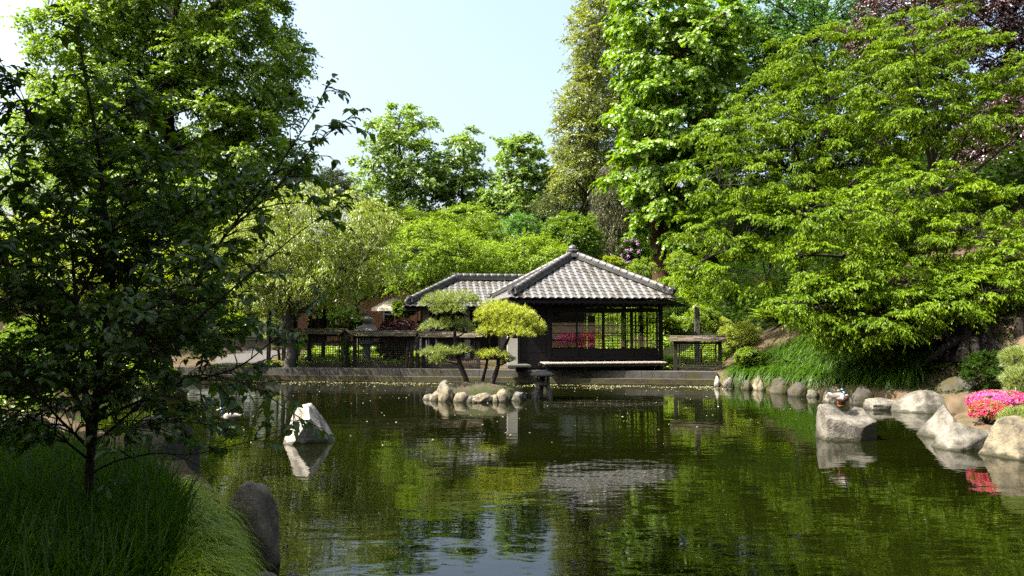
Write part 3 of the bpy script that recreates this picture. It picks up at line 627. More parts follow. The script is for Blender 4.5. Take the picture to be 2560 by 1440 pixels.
def brick_mat():
    m, t_, out = nodes_of('brick'); L = t_.links
    b = t_.nodes.new('ShaderNodeBsdfPrincipled'); b.inputs['Roughness'].default_value = .9; L.new(b.outputs[0], out.inputs[0])
    tc = t_.nodes.new('ShaderNodeTexCoord'); mp = t_.nodes.new('ShaderNodeMapping'); mp.inputs['Rotation'].default_value = (R(90), 0, 0); L.new(tc.outputs['Object'], mp.inputs[0])
    br = t_.nodes.new('ShaderNodeTexBrick'); br.inputs['Color1'].default_value = (.40, .16, .075, 1); br.inputs['Color2'].default_value = (.30, .115, .055, 1); br.inputs['Mortar'].default_value = (.32, .22, .15, 1)
    br.inputs['Scale'].default_value = 1; br.inputs['Brick Width'].default_value = .25; br.inputs['Row Height'].default_value = .083; br.inputs['Mortar Size'].default_value = .008
    L.new(mp.outputs[0], br.inputs[0]); L.new(br.outputs[0], b.inputs['Base Color']); return m
a = G(905, 44); t = empty('brick_building', a, 'orange brick building with a slate roof half hidden behind the garden trees', 'building', rz=R(4))
MB().box((0, 2.5, 1.6), (7.6, 5, 3.6)).build('wall', brick_mat(), t)
g_ = MB(); V = np.array([(-4.2, -.4, 3.3), (4.2, -.4, 3.3), (4.2, 5.4, 3.3), (-4.2, 5.4, 3.3), (-3.2, 2.5, 5.4), (3.2, 2.5, 5.4)])
g_.add(V, [[[0, 1, 5, 4], [2, 3, 4, 5], [3, 2, 1, 0]], [[1, 2, 5], [3, 0, 4]]]); g_.build('roof', pmat('slate', (.22, .22, .24), (.14, .14, .15), 8, .6, .01, 20), t)
for x in (-1.9, 1.7):
    wf = MB(); 
    for q in (-.5, .5): wf.box((x + q, -.02, 1.5), (.08, .08, 1.5))
    for q in (.75, 1.5, 2.25): wf.box((x, -.02, q), (.92, .07, .07))
    wo_ = wf.build('window', plaster, t); MB().box((x, -.005, 1.5), (.92, .02, 1.42)).build('pane', GLASS, wo_)
MB().tube([(-.35, -.06, 0), (-.35, -.06, 3.3)], .06, 8).build('downpipe', pmat('pipe_ochre', (.36, .26, .10), (.3, .2, .08), 4, .6), t)
a = G(30, 36); t = empty('pavilion', a, 'cream pavilion with a dark overhanging roof glimpsed through the dogwood', 'building')
MB().box((0, 1.5, 1.5), (2.6, 3, 3.2)).build('wall', cream, t)
V = np.array([(-2.8, -1, 2.95), (2.8, -1, 2.95), (2.8, 4, 2.95), (-2.8, 4, 2.95), (-1.5, 1.5, 4.0), (1.5, 1.5, 4.0)])
MB().add(V, [[[0, 1, 5, 4], [2, 3, 4, 5], [3, 2, 1, 0]], [[1, 2, 5], [3, 0, 4]]]).build('roof', pmat('roof_brown', (.05, .03, .022), (.03, .02, .015), 6, .8), t)
for x in (-1.9, 1.9): MB().box((x, -.8, 1.4), (.2, .2, 3.1)).build('post', wood_dark, t)
def parasol(px, py, Y, r, label):
    a = G(px, Y); h = W(px, py, Y)[2] - a[2]; t = empty('parasol', a, label, 'parasol', 'cream parasols over the cafe tables'); n = 8
    cv = MB(); an = np.arange(n) * 2 * math.pi / n + .2
    V = [(0, 0, h)] + [(r * .5 * math.cos(q), r * .5 * math.sin(q), h - .20) for q in an] + [(r * math.cos(q), r * math.sin(q), h - .52) for q in an] + [(r * math.cos(q), r * math.sin(q), h - .66) for q in an]
    i = np.arange(n); j = (i + 1) % n
    cv.add(V, [np.stack([0 * i, 1 + i, 1 + j], 1), np.concatenate([np.stack([1 + k * n + i, 1 + (k + 1) * n + i, 1 + (k + 1) * n + j, 1 + k * n + j], 1) for k in range(2)])])
    cv.build('canopy', pmat('canvas', (.74, .70, .55), (.68, .64, .5), 3, .9), t); MB().tube([(0, 0, 0), (0, 0, h - .05)], .03, 8).build('pole', cream, t)
parasol(988, 744, 39, 1.15, 'cream parasol left of the tea house wing'); parasol(1044, 742, 42, 1.3, 'cream parasol right above the seated cafe guests')
parasol(870, 758, 41, 1.0, 'cream parasol seen just over the shelter roof'); 
def bistro(px, py, Y, label):
    a = G(px, Y); h = W(px, py, Y)[2] - a[2]; h = max(.72, h); t = empty('bistro_table', a, label, 'table', 'white bistro tables by the brick wall')
    MB().lathe((0, 0, h - .03), [(.36, 0), (.37, .015), (.36, .03)], 20).build('table_top', plaster, t); MB().tube([(0, 0, .02), (0, 0, h - .03)], .03, 8).build('column', plaster, t)
    ft = MB()
    for k in range(3): ft.bar((0, 0, .05), (.28 * math.cos(2.1 * k), .28 * math.sin(2.1 * k), .015), .04)
    ft.build('foot', plaster, t)
bistro(893, 795, 37.0, 'white bistro table, left one before the brick wall'); bistro(914, 795, 37.4, 'white bistro table, right one before the brick wall')
for px in (898, 909):
    pass

def person(px, Y, label, shirt, hair, turn):
    """seated figure grown by a skin modifier"""
    a = G(px, Y); t = empty('person', (a[0], a[1], a[2] + .02), label, 'person', 'cafe guests seated behind the red maple', turn)
    J = dict(pelvis=(0, 0, .50), spine=(0, .02, .72), chest=(0, .02, .92), neck=(0, .0, 1.08), head=(0, -.02, 1.20), crown=(0, -.02, 1.30),
             shl=(.17, .02, 1.0), ell=(.22, -.10, .76), hal=(.16, -.34, .74), shr=(-.17, .02, 1.0), elr=(-.22, -.10, .76), har=(-.14, -.34, .74),
             hil=(.10, -.02, .48), knl=(.13, -.44, .50), anl=(.13, -.42, .08), tol=(.14, -.58, .04), hir=(-.10, -.02, .48), knr=(-.13, -.44, .50), anr=(-.13, -.42, .08), tor=(-.14, -.58, .04))
    rad = dict(pelvis=.14, spine=.13, chest=.15, neck=.055, head=.095, crown=.075, shl=.07, ell=.045, hal=.035, shr=.07, elr=.045, har=.035, hil=.09, knl=.065, anl=.045, tol=.035, hir=.09, knr=.065, anr=.045, tor=.035)
    E = [('pelvis', 'spine'), ('spine', 'chest'), ('chest', 'neck'), ('neck', 'head'), ('head', 'crown'), ('chest', 'shl'), ('shl', 'ell'), ('ell', 'hal'), ('chest', 'shr'), ('shr', 'elr'), ('elr', 'har'), ('pelvis', 'hil'), ('hil', 'knl'), ('knl', 'anl'), ('anl', 'tol'), ('pelvis', 'hir'), ('hir', 'knr'), ('knr', 'anr'), ('anr', 'tor')]
    ks = list(J); me = bpy.data.meshes.new('body'); me.from_pydata([J[k] for k in ks], [(ks.index(p), ks.index(q)) for p, q in E], []); o = bpy.data.objects.new('body', me); COL.objects.link(o); o.parent = t
    o.modifiers.new('skin', 'SKIN'); o.modifiers.new('sub', 'SUBSURF').levels = 1
    for k, sv in zip(ks, me.skin_vertices[0].data): sv.radius = (rad[k], rad[k]); sv.use_root = (k == 'pelvis')
    m, tt, out = nodes_of('clothes'); b = tt.nodes.new('ShaderNodeBsdfPrincipled'); b.inputs['Roughness'].default_value = .8; tt.links.new(b.outputs[0], out.inputs[0])
    tc = tt.nodes.new('ShaderNodeTexCoord'); sx = tt.nodes.new('ShaderNodeSeparateXYZ'); tt.links.new(tc.outputs['Object'], sx.inputs[0]); rp = tt.nodes.new('ShaderNodeValToRGB'); rp.color_ramp.interpolation = 'CONSTANT'
    mr = tt.nodes.new('ShaderNodeMath'); mr.operation = 'DIVIDE'; mr.inputs[1].default_value = 1.4; tt.links.new(sx.outputs[2], mr.inputs[0]); tt.links.new(mr.outputs[0], rp.inputs[0])
    e = rp.color_ramp.elements; e[0].position = 0; e[0].color = (.03, .035, .06, 1); e[1].position = .42; e[1].color = (*shirt, 1); n = e.new(.76); n.color = (.50, .28, .19, 1); tt.links.new(rp.outputs[0], b.inputs[0]); me.materials.append(m)
    V, Fc = ICO3; hv = V * (.105, .115, .10) + (0, .012, 1.27); mesh_np('hair', hv, [Fc], pmat('hair_' + str(px), hair, None, 20), t, True, origin=(0, 0, 0))
    ch = MB(); ch.box((0, .06, .42), (.42, .42, .04))
    for x in (-.18, .18):
        for y in (-.12, .24): ch.bar((x, y, 0), (x, y, .42), .03)
    ch.box((0, .27, .68), (.42, .03, .40)); c = ch.build('cafe_chair', wood_brown, None); c.location = t.location; c.rotation_euler = (0, 0, turn); tag(c, 'brown cafe chair under the ' + label.split(' in ')[0].replace('seated ', ''), 'chair', 'cafe chairs')
person(1032, 36.2, 'seated dark-haired guest in a dark top, left of the cafe group', (.02, .02, .03), (.012, .01, .008), R(80))
person(1046, 36.6, 'seated brown-haired guest in a tan top, middle of the cafe group', (.35, .20, .10), (.10, .05, .025), R(-20))
person(1061, 36.9, 'seated ginger-haired guest in an orange top nearest the tea house wing', (.55, .20, .06), (.28, .11, .04), R(-70))

# ---------------------------------------------------------------- ducks
def sph(c, r, n=3, rz=0):
    V, Fc = ICO3; return rot(V * np.asarray(r), rz=rz) + np.asarray(c), Fc
mallard = dict(body=pmat('duck_body', (.62, .58, .53), (.42, .38, .34), 30, .8), breast=pmat('duck_breast', (.10, .045, .03), (.07, .03, .02), 30, .8), head=pmat('duck_head', (.004, .045, .10), (.006, .05, .05), 14, .3, spec=.7), bill=pmat('duck_bill', (.55, .45, .04), (.45, .36, .03), 20, .5), tail=pmat('duck_tail', (.75, .75, .75), (.6, .6, .6), 20, .8), wing=pmat('duck_wing', (.30, .25, .21), (.20, .17, .14), 30, .8), leg=pmat('duck_leg', (.6, .18, .03), None, 20, .6))
def duck(loc, rz, label, stand=False, preen=False, s=1.0):
    t = empty('mallard_duck', loc, label, 'duck', None, rz); t.scale = (s, s, s); z0 = .13 if stand else .015
    # body: profile loops along x (bill towards -x), boat-shaped with an upturned tail
    prof = [(-.19, .02, .05, .045), (-.165, .035, .07, .075), (-.11, .05, .088, .10), (-.03, .052, .095, .105), (.06, .055, .088, .092), (.13, .07, .062, .06), (.18, .088, .035, .03), (.225, .105, .008, .008)]
    n = 14; an = np.arange(n) * 2 * math.pi / n
    V = np.concatenate([np.stack([np.full(n, x), wy * np.cos(an), cz + wz * np.sin(an) * np.where(np.sin(an) < 0, .75, 1)], 1) for x, cz, wy, wz in prof]); i = np.arange(n); j = (i + 1) % n; m = len(prof)
    Fq = np.concatenate([np.stack([k * n + i, k * n + j, (k + 1) * n + j, (k + 1) * n + i], 1) for k in range(m - 1)])
    mesh_np('body', V + (0, 0, z0), [Fq, [list(range(n))[::-1]], [list(range((m - 1) * n, m * n))]], mallard['body'], t, True, origin=(0, 0, 0))
    v, f = sph((-.145, 0, z0 + .045), (.075, .075, .075)); mesh_np('breast', v, [f], mallard['breast'], t, True, origin=(0, 0, 0))
    for k in (-1, 1):
        v, f = sph((.045, k * .075, z0 + .085), (.135, .03, .055)); mesh_np('wing', v, [f], mallard['wing'], t, True, origin=(0, 0, 0))
    hx, hz, hd = (-.20, z0 + .22, -1) if not preen else (-.06, z0 + .20, 1)
    mb = MB(); mb.tube([(-.155, 0, z0 + .08), ((-.155 + hx) / 2 - .02, 0, z0 + .15), (hx, 0, hz)], [.05, .036, .04], 10); v, f = sph((hx - .008, 0, hz + .012), (.055, .044, .045)); mb.add(v, [f]); h = mb.build('head', mallard['head'], t, True)
    mb = MB(); mb.tube([(hx + hd * .045, 0, hz + .008), (hx + hd * .085, 0, hz - .006), (hx + hd * .115, 0, hz - .010)], [.020, .017, .013], 8); mb.build('bill', mallard['bill'], h)
    v, f = sph((-.178, 0, z0 + .115), (.034, .042, .012)); mesh_np('collar', v, [f], mallard['tail'], h, True, origin=(0, 0, 0))
    mb = MB(); mb.bar((.15, 0, z0 + .085), (.27, 0, z0 + .13), .09, .012); mb.build('tail', mallard['tail'], t)
    if stand:
        for k in (-1, 1):
            mb = MB(); mb.tube([(.0, k * .04, z0 - .01), (.01, k * .04, .03), (-.005, k * .04, .008)], [.014, .009, .012], 6); mb.box((-.03, k * .04, .004), (.075, .06, .008)); mb.build('leg', mallard['leg'], t)
duck((W(578, 1048, 17.4)[0], 17.4, 0), R(4), 'mallard drake swimming left on the pond, blue-green head', s=1)
duck((W(2096, 1015, 15.0)[0], 14.95, .585), R(122), 'mallard drake standing on the heart-topped rock, preening', True, True, .86)
# ---------------------------------------------------------------- foliage
KITE = (np.array([(0, 0, 0), (-.5, .42, .10), (0, 1, -.12), (.5, .42, .10)]), np.array([(0, 2, 1), (0, 3, 2)]))
LEAF = (np.array([(0, 0, 0), (-.36, .22, .07), (-.5, .48, .06), (-.26, .78, -.04), (0, 1, -.22), (.26, .78, -.04), (.5, .48, .06), (.36, .22, .07), (0, .45, -.02), (0, .75, -.10)]),
        np.array([(0, 8, 1), (1, 8, 2), (2, 8, 9), (2, 9, 3), (3, 9, 4), (0, 7, 8), (7, 6, 8), (6, 9, 8), (6, 5, 9), (5, 4, 9)]))
STAR = (np.array([(0, 0, 0), (-.55, .25, .05), (-.22, .42, 0), (-.5, .75, -.05), (0, 1, -.12), (.5, .75, -.05), (.22, .42, 0), (.55, .25, .05)]), np.array([(0, 2, 1), (0, 4, 2), (2, 4, 3), (0, 6, 4), (6, 5, 4), (0, 7, 6)]))
NEEDLE = (np.array([(-.5, 0, 0), (.5, 0, 0), (0, 1, 0)]), np.array([(0, 1, 2)]))
def leaves(name, P, D, N, Ln, wr, tmpl, mat, parent, tint=None, rg=None):
    """leaf geometry: base P, direction D, normal N, length Ln, width ratio wr"""
    tv, tf = tmpl; D = nrm(D); X = nrm(np.cross(D, N)); Z = np.cross(X, D); n, k = len(P), len(tv)
    Ln = np.asarray(Ln)[:, None, None]
    V = P[:, None, :] + Ln * (X[:, None, :] * (tv[None, :, 0, None] * wr) + D[:, None, :] * tv[None, :, 1, None] + Z[:, None, :] * tv[None, :, 2, None])
    Fc = (tf[None] + (np.arange(n) * k)[:, None, None]).reshape(-1, tf.shape[1])
    if tint is None: tint = rg.uniform(0, 1, n)
    return mesh_np(name, V.reshape(-1, 3), [Fc], mat, parent, tint=np.repeat(tint, k))

def twig_leaves(rg, C, RC, T, K, ln, out, flat=.6, up=.15, droop=.25, outb=.5, start=.3, upn=.8, leafdroop=.35):
    """T twigs of K leaves in each clump: returns leaf P, D, N, length, tint and twig start/end"""
    n = len(C); C_ = np.repeat(C, T, 0); RC_ = np.repeat(RC, T)[:, None]; O_ = np.repeat(out, T, 0)
    d = nrm(rg.normal(size=(n * T, 3))); d[:, 2] *= flat; d = nrm(d + O_ * outb + (0, 0, up))
    L_ = RC_ * rg.uniform(.55, 1.12, (n * T, 1)); o = C_ + rg.normal(size=C_.shape) * RC_ * .16 * (1, 1, flat)
    t = np.linspace(start, 1, K)[None, :, None] + rg.uniform(-.5, .5, (n * T, K, 1)) * .7 / K
    P = o[:, None] + d[:, None] * L_[:, None] * t - np.array([0, 0, 1.]) * (droop * L_[:, None] * t ** 2)
    tang = nrm(d[:, None] - np.array([0, 0, 2.]) * droop * t)
    side = nrm(np.cross(tang, np.array([0, 0, 1.]) + rg.normal(size=tang.shape) * .25)) * np.where(np.arange(K) % 2, 1, -1)[None, :, None]
    D = nrm(tang * .7 + side * rg.uniform(.3, 1.0, (n * T, K, 1)) - np.array([0, 0, 1.]) * leafdroop + rg.normal(size=tang.shape) * .25)
    N = np.array([0, 0, 1.]) * upn + rg.normal(size=D.shape) * .5 + O_[:, None] * .35
    tint = np.clip(np.repeat(rg.uniform(0, 1, n), T)[:, None] * .45 + rg.uniform(0, .55, (n * T, K)), 0, 1)
    Lf = ln * rg.uniform(.6, 1.2, (n * T, K))
    e = o + d * L_ - np.array([0, 0, 1.]) * droop * L_
    return P.reshape(-1, 3), D.reshape(-1, 3), N.reshape(-1, 3), Lf.ravel(), tint.ravel(), o, e

def spread(rg, E, n, shell=(.45, .98), cand=8, zmin=None, front=.25):
    """n clump centres spread evenly through a union of ellipsoids (c, r)"""
    w_ = np.array([(r[0] * r[1] * r[2]) ** (2 / 3) for c, r in E]); w_ /= w_.sum(); P = np.zeros((0, 3)); O = []
    for _ in range(n):
        best, bd = None, -1
        for _ in range(cand):
            c, r = E[rg.choice(len(E), p=w_)]; d = nrm(rg.normal(size=3)); q = np.array(c) + d * np.array(r) * rg.uniform(*shell)
            if d[1] > .5 and rg.random() > front + .35: continue      # the far side needs fewer boughs
            if zmin is not None and q[2] < zmin: q[2] = zmin + abs(rg.normal()) * .15 * r[2]
            dd = np.min(((P - q) ** 2).sum(1)) if len(P) else 1
            if dd > bd: best, bd, bo = q, dd, nrm(d / np.array(r) * np.mean(r))
        if best is not None: P = np.vstack([P, best]); O.append(bo)
    return P, np.array(O)

def branches(rg, base, top, C, r0, nl, lean=None, twigs=None, nside=7):
    """trunk, limbs to spread-out clumps and a branch to every clump"""
    V, Fs, off = [], [], 0
    def put(P, r, n):
        nonlocal off
        v, f = tube_arrays(np.asarray(P), np.asarray(r), n); V.append(v); Fs.append(f + off); off += len(v)
    m = 9; t = np.linspace(0, 1, m)[:, None]; H = top[2] - base[2]
    T = base + (top - base) * t; T[1:-1] += rg.normal(size=(m - 2, 3)) * (.018 * H, .018 * H, 0)
    if lean is not None: T += np.sin(t * math.pi) * np.asarray(lean)
    tr = r0 * (1 - .82 * t[:, 0]); tr[0] *= 1.35; put(T, tr, max(nside, 8))
    pts, prad = [T], [tr]
    idx = [int(np.argmax(((C - T[0]) ** 2).sum(1)))]
    while len(idx) < min(nl, len(C)):
        idx.append(int(np.argmax(np.min([((C - C[i]) ** 2).sum(1) for i in idx], 0))))
    def join(c, k):
        A = np.concatenate(pts); Rr = np.concatenate(prad); hd = np.hypot(A[:, 0] - c[0], A[:, 1] - c[1]); cost = np.sqrt(((A - c) ** 2).sum(1)) + 1.4 * np.maximum(0, A[:, 2] - c[2] + .25 * hd)
        cost[0] += 1e3; cost[1] += H * .2
        i = int(np.argmin(cost + (np.arange(len(A)) < m) * 0)); return A[i], Rr[i]
    for i in idx:
        c = C[i]; hd = np.hypot(*(c - T[0])[:2]); k = np.clip((c[2] - base[2] - .55 * hd) / H, .22, .93); ip = k * (m - 1); a = T[int(ip)] * (1 - ip % 1) + T[min(m - 1, int(ip) + 1)] * (ip % 1); ra = np.interp(k, t[:, 0], tr) * .62
        mid = (a + c) / 2 + np.array([0, 0, .12 * np.linalg.norm(c - a)]) + rg.normal(size=3) * .06 * np.linalg.norm(c - a); B = bez(a, mid, c, 8); rr_ = np.linspace(ra, max(.012, ra * .18), 8); put(B, rr_, 6); pts.append(B); prad.append(rr_)
    for i in range(len(C)):
        if i in idx: continue
        c = C[i]; a, ra = join(c, 0); mid = (a + c) / 2 + np.array([0, 0, .10]) * np.linalg.norm(c - a) + rg.normal(size=3) * .07 * np.linalg.norm(c - a)
        B = bez(a, mid, c, 5); put(B, np.linspace(max(.008, min(ra * .6, r0 * .16)), .006 + r0 * .02, 5), 5)
    if twigs is not None:
        o, e, rt = twigs
        for a, b in zip(o, e): put(np.stack([a, (a + b) / 2 + (0, 0, .04 * np.linalg.norm(b - a)), b]), [rt, rt * .7, rt * .3], 3)
    return np.concatenate(V), [np.concatenate(Fs)]

def crown_E(crowns, Y, depth):
    E = []
    for c in crowns:
        px, py, rx, ry = c[:4]; yy = c[4] if len(c) > 4 else Y; dp = c[5] if len(c) > 5 else depth
        E.append((W(px, py, yy), (rx / F * yy, dp, ry / F * yy)))
    return E

def tree(name, label, px, Y, crowns, depth, nclump, rc, T, K, ln, wr, mat, bmat=bark, tmpl=KITE, r0=.25, nl=7, seed=0, cat='tree', group=None, topk=.8, ntw=0, base=None, zmin=None, lean=None, shell=(.45, .98), top=None, **kw):
    rg = np.random.default_rng(seed); b = G(px, Y) if base is None else np.array(base, float); b[2] -= .1
    E = crown_E(crowns, Y, depth) if not isinstance(crowns[0][0], (np.ndarray, tuple, list)) else crowns
    C, O = spread(rg, E, nclump, shell, zmin=zmin)
    t = empty(name, b, label, cat, group)
    P, D, N, Lf, ti, o, e = twig_leaves(rg, C, np.full(len(C), rc) * rg.uniform(.75, 1.25, len(C)), T, K, ln, O, **kw)
    leaves('crown', P, D, N, Lf, wr, tmpl, mat, t, ti)
    zs = [c[2] + r[2] * topk for c, r in E]; kk = int(np.argmax(zs)); tp = np.array([E[kk][0][0], E[kk][0][1], zs[kk]]) if top is None else np.array(top)
    tw = None
    if ntw: s_ = rg.choice(len(o), min(ntw, len(o)), replace=False); tw = (o[s_], e[s_], max(.004, ln * .06))
    V, Fs = branches(rg, b, tp, C, r0, nl, lean, tw); mesh_np('trunk', V, Fs, bmat, t, smooth=True)
    return t

def shrub(name, label, px, py, Y, wpx, hpx, mat, nclump=26, T=14, K=7, ln=.06, wr=.5, depth=None, tmpl=KITE, seed=0, cat='shrub', group=None, bmat=bark, rcf=.34, r0=.03, extra=None, **kw):
    """leafy mound whose visible outline is centred on pixel (px, py)"""
    c = W(px, py, Y); rx, rz = wpx / 2 / F * Y, hpx / 2 / F * Y; d = depth or rx * .8; g = gz(c[0], Y); c[2] = max(c[2], g + rz * .3)
    E = [(c, (rx * .85, d * .85, rz * .85))] + (extra or [])
    kw.setdefault('flat', .8); kw.setdefault('outb', .7); kw.setdefault('droop', .1); kw.setdefault('leafdroop', .15)
    return tree(name, label, px, Y, E, d, nclump, rcf * min(rx, rz) * 1.15, T, K, ln, wr, mat, bmat, tmpl, r0, 5, seed, cat, group, .2, base=(c[0], Y, g), zmin=g - .05, shell=(.5, 1.0), **kw)

def blades(name, B, ln, wd, bend, mat, rg, seg=3, az=None, parent=None, spread_=.25):
    """grass blades: arched tapering strips from base points B"""
    n = len(B); az = rg.uniform(0, 2 * math.pi, n) if az is None else az; h = np.stack([np.cos(az), np.sin(az), np.zeros(n)], 1); sd = np.stack([-np.sin(az), np.cos(az), np.zeros(n)], 1)
    rows = []; tl = np.abs(rg.normal(size=n)) * spread_
    for k in range(seg + 1):
        t = k / seg; ang = (tl + bend * t)[:, None]
        p = B + ln[:, None] * (h * (np.sin(ang) * t) + np.array([0, 0, 1.]) * (np.cos(ang) * t * np.where(ang > 1.4, .9, 1)))
        wk = wd * (1 - t ** 2) * .5
        rows += [p - sd * wk[:, None], p + sd * wk[:, None]] if k < seg else [p]
    m = 2 * seg + 1; V = np.stack(rows, 1).reshape(-1, 3); o = (np.arange(n) * m)[:, None]
    q = np.concatenate([o + np.array([[2 * k, 2 * k + 1, 2 * k + 3, 2 * k + 2]]) for k in range(seg - 1)]) if seg > 1 else np.zeros((0, 4), int)
    tr = o + np.array([[2 * seg - 2, 2 * seg - 1, 2 * seg]])
    return mesh_np(name, V, [q, tr], mat, parent, tint=np.repeat(rg.uniform(0, 1, n), m))
def in_poly(rg, poly, n):
    poly = np.array(poly, float); lo, hi = poly.min(0), poly.max(0); out = np.zeros((0, 2))
    while len(out) < n:
        q = rg.uniform(lo, hi, (n * 2, 2)); out = np.vstack([out, q[poly_sd(q[:, 0], q[:, 1], poly) < 0]])
    return out[:n]
def on_ground(q, dz=-.02): return np.column_stack([q, terr(q[:, 0], q[:, 1]) + dz])

# leaf kinds
L_linden = leafmat('leaf_linden', (.105, .20, .014), (.24, .34, .03), .42)
L_maple = leafmat('leaf_maple', (.11, .22, .006), (.21, .33, .012), .45)
L_cherry = leafmat('leaf_cherry', (.066, .13, .007), (.185, .27, .018), .24, gloss=.012)
L_cherry2 = leafmat('leaf_cherry_young', (.13, .22, .015), (.29, .39, .05), .40, gloss=.03)
L_far = leafmat('leaf_far', (.11, .20, .045), (.22, .32, .09), .42)
L_bronze = leafmat('leaf_bronze', (.125, .16, .035), (.24, .27, .07), .45)
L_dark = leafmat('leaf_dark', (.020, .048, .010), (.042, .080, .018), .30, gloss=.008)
L_dogwood = leafmat('leaf_dogwood', (.038, .088, .013), (.075, .14, .022), .42, gloss=.045, rough=.35)
L_lace = leafmat('leaf_yellow_maple', (.20, .27, .012), (.33, .38, .02), .5)
L_beech = leafmat('leaf_copper_beech', (.040, .016, .020), (.085, .034, .036), .2, gloss=.10, tcol=(1.6, .6, .5))
L_redmaple = leafmat('leaf_red_maple', (.05, .010, .012), (.09, .02, .02), .3, tcol=(1.8, .5, .4))
L_spruce = leafmat('needle_spruce', (.030, .055, .022), (.065, .095, .040), .12, gloss=.05)
L_cypress = leafmat('needle_cypress', (.075, .085, .042), (.14, .14, .075), .15)
L_yew = leafmat('needle_yew', (.06, .09, .02), (.11, .13, .035), .15)
L_pine = leafmat('needle_pine', (.20, .25, .14), (.36, .42, .26), .25)
L_pineY = leafmat('needle_pine_yellow', (.36, .41, .09), (.58, .61, .20), .25)
L_rhodo = leafmat('leaf_rhodo', (.10, .19, .02), (.19, .28, .03), .35, gloss=.04)
L_blue = leafmat('leaf_bluegreen', (.06, .17, .05), (.12, .25, .08), .42)
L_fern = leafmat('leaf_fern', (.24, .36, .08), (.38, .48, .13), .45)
L_heath = leafmat('leaf_heath', (.34, .40, .12), (.50, .54, .22), .3)
L_weep = leafmat('leaf_weeping', (.15, .21, .035), (.32, .37, .12), .38, gloss=.06)
L_grass = leafmat('blade_iris', (.022, .068, .005), (.070, .14, .010), .45, gloss=.015)
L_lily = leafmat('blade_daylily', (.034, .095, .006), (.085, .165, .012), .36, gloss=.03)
L_hakone = leafmat('blade_hakone', (.26, .35, .02), (.42, .50, .04), .45)
L_cover = leafmat('leaf_cover', (.16, .26, .02), (.27, .36, .04), .45)
L_pink = leafmat('petal_pink', (.70, .06, .26), (.85, .12, .40), .3, gloss=.02, tcol=(1, .5, .8))
L_red = leafmat('petal_red', (.75, .03, .10), (.85, .08, .2), .3, gloss=.02, tcol=(1, .5, .8))
L_lilac = leafmat('petal_lilac', (.55, .26, .60), (.70, .42, .72), .3, gloss=.02, tcol=(1, .8, 1))
# ---------------------------------------------------------------- trees behind the pond
tree('linden_tree', 'huge bright green linden filling the upper left sky behind the dogwood', 430, 40, [(440, -60, 300, 220), (300, 170, 190, 170), (600, 150, 165, 170), (420, 330, 320, 170), (640, 400, 120, 110), (220, 330, 140, 150), (470, 490, 260, 120)], 4.6, 520, .95, 46, 9, .17, .85, L_linden, r0=.5, nl=16, seed=11, ntw=500, flat=.55, droop=.3)
tree('plane_tree', 'tall airy pale green tree, leftmost of the three far crowns', 1000, 76, [(1000, 400, 100, 120), (950, 440, 80, 90), (1055, 450, 70, 90), (1000, 330, 90, 60), (985, 500, 120, 65)], 4.2, 140, 1.0, 20, 7, .30, .85, L_far, bark_grey, r0=.42, nl=14, seed=21, ntw=300, group='far trees against the sky')
tree('plane_tree', 'narrow pale green tree in the middle of the three far crowns', 1160, 78, [(1158, 390, 50, 68), (1155, 460, 75, 75), (1160, 530, 75, 65)], 3, 95, 1.0, 20, 7, .30, .85, L_far, bark_grey, r0=.40, nl=10, seed=22, ntw=150, group='far trees against the sky')
tree('plane_tree', 'dense far tree with a ragged pointed top, rightmost of the three far crowns', 1310, 74, [(1300, 395, 55, 62), (1305, 480, 90, 75), (1310, 555, 100, 75), (1365, 490, 60, 80)], 3.5, 125, 1.0, 24, 8, .30, .85, L_far, bark_grey, r0=.42, nl=10, seed=23, ntw=150, group='far trees against the sky')
tree('scots_pine', 'dark flat-topped pine showing beside the linden against the sky', 830, 66, [(830, 465, 40, 40), (850, 490, 30, 30)], 1.6, 34, .8, 34, 8, .28, .10, L_spruce, seed=24, r0=.28, nl=6, tmpl=KITE, flat=.5)
# middle row
tree('weeping_cherry', 'grey-trunked cherry with narrow hanging leaves beside the lattice fence', 722, 29.6, [(700, 720, 90, 50), (830, 700, 80, 50), (640, 700, 60, 50), (700, 620, 120, 90), (830, 560, 120, 90), (900, 640, 90, 80), (760, 520, 90, 60), (930, 560, 60, 60), (640, 600, 90, 70)], 2.2, 205, .62, 22, 8, .13, .42, L_weep, bark_grey, r0=.20, nl=10, seed=31, ntw=300, droop=.55, leafdroop=.8, upn=.5, top=W(722, 560, 29.6))
tree('cherry_tree', 'young yellow-green cherry with visible forked limbs left of the tea house roof', 1076, 38, [(1080, 640, 100, 55), (1010, 660, 70, 50), (1150, 640, 75, 55), (1090, 590, 90, 35), (1040, 700, 70, 35)], 2.4, 120, .55, 24, 8, .12, .55, L_cherry2, r0=.16, nl=9, seed=32, ntw=400, group='young cherries behind the tea house', top=W(1085, 600, 38))
tree('cherry_tree', 'young yellow-green cherry directly behind the tea house ridge', 1320, 40, [(1320, 640, 90, 45), (1240, 650, 70, 50), (1370, 650, 60, 45), (1260, 690, 80, 35)], 2.2, 105, .55, 24, 8, .12, .55, L_cherry2, r0=.15, nl=9, seed=33, ntw=300, group='young cherries behind the tea house', top=W(1310, 610, 40))
tree('cherry_tree', 'taller cherry spreading level boughs below the three far crowns', 1130, 47, [(1000, 560, 90, 40), (1090, 575, 110, 40), (1180, 545, 60, 30), (930, 560, 60, 50), (1200, 590, 60, 40)], 2.4, 115, .62, 24, 8, .15, .55, L_cherry2, r0=.18, nl=9, seed=34, ntw=200, group='young cherries behind the tea house', top=W(1110, 540, 47))
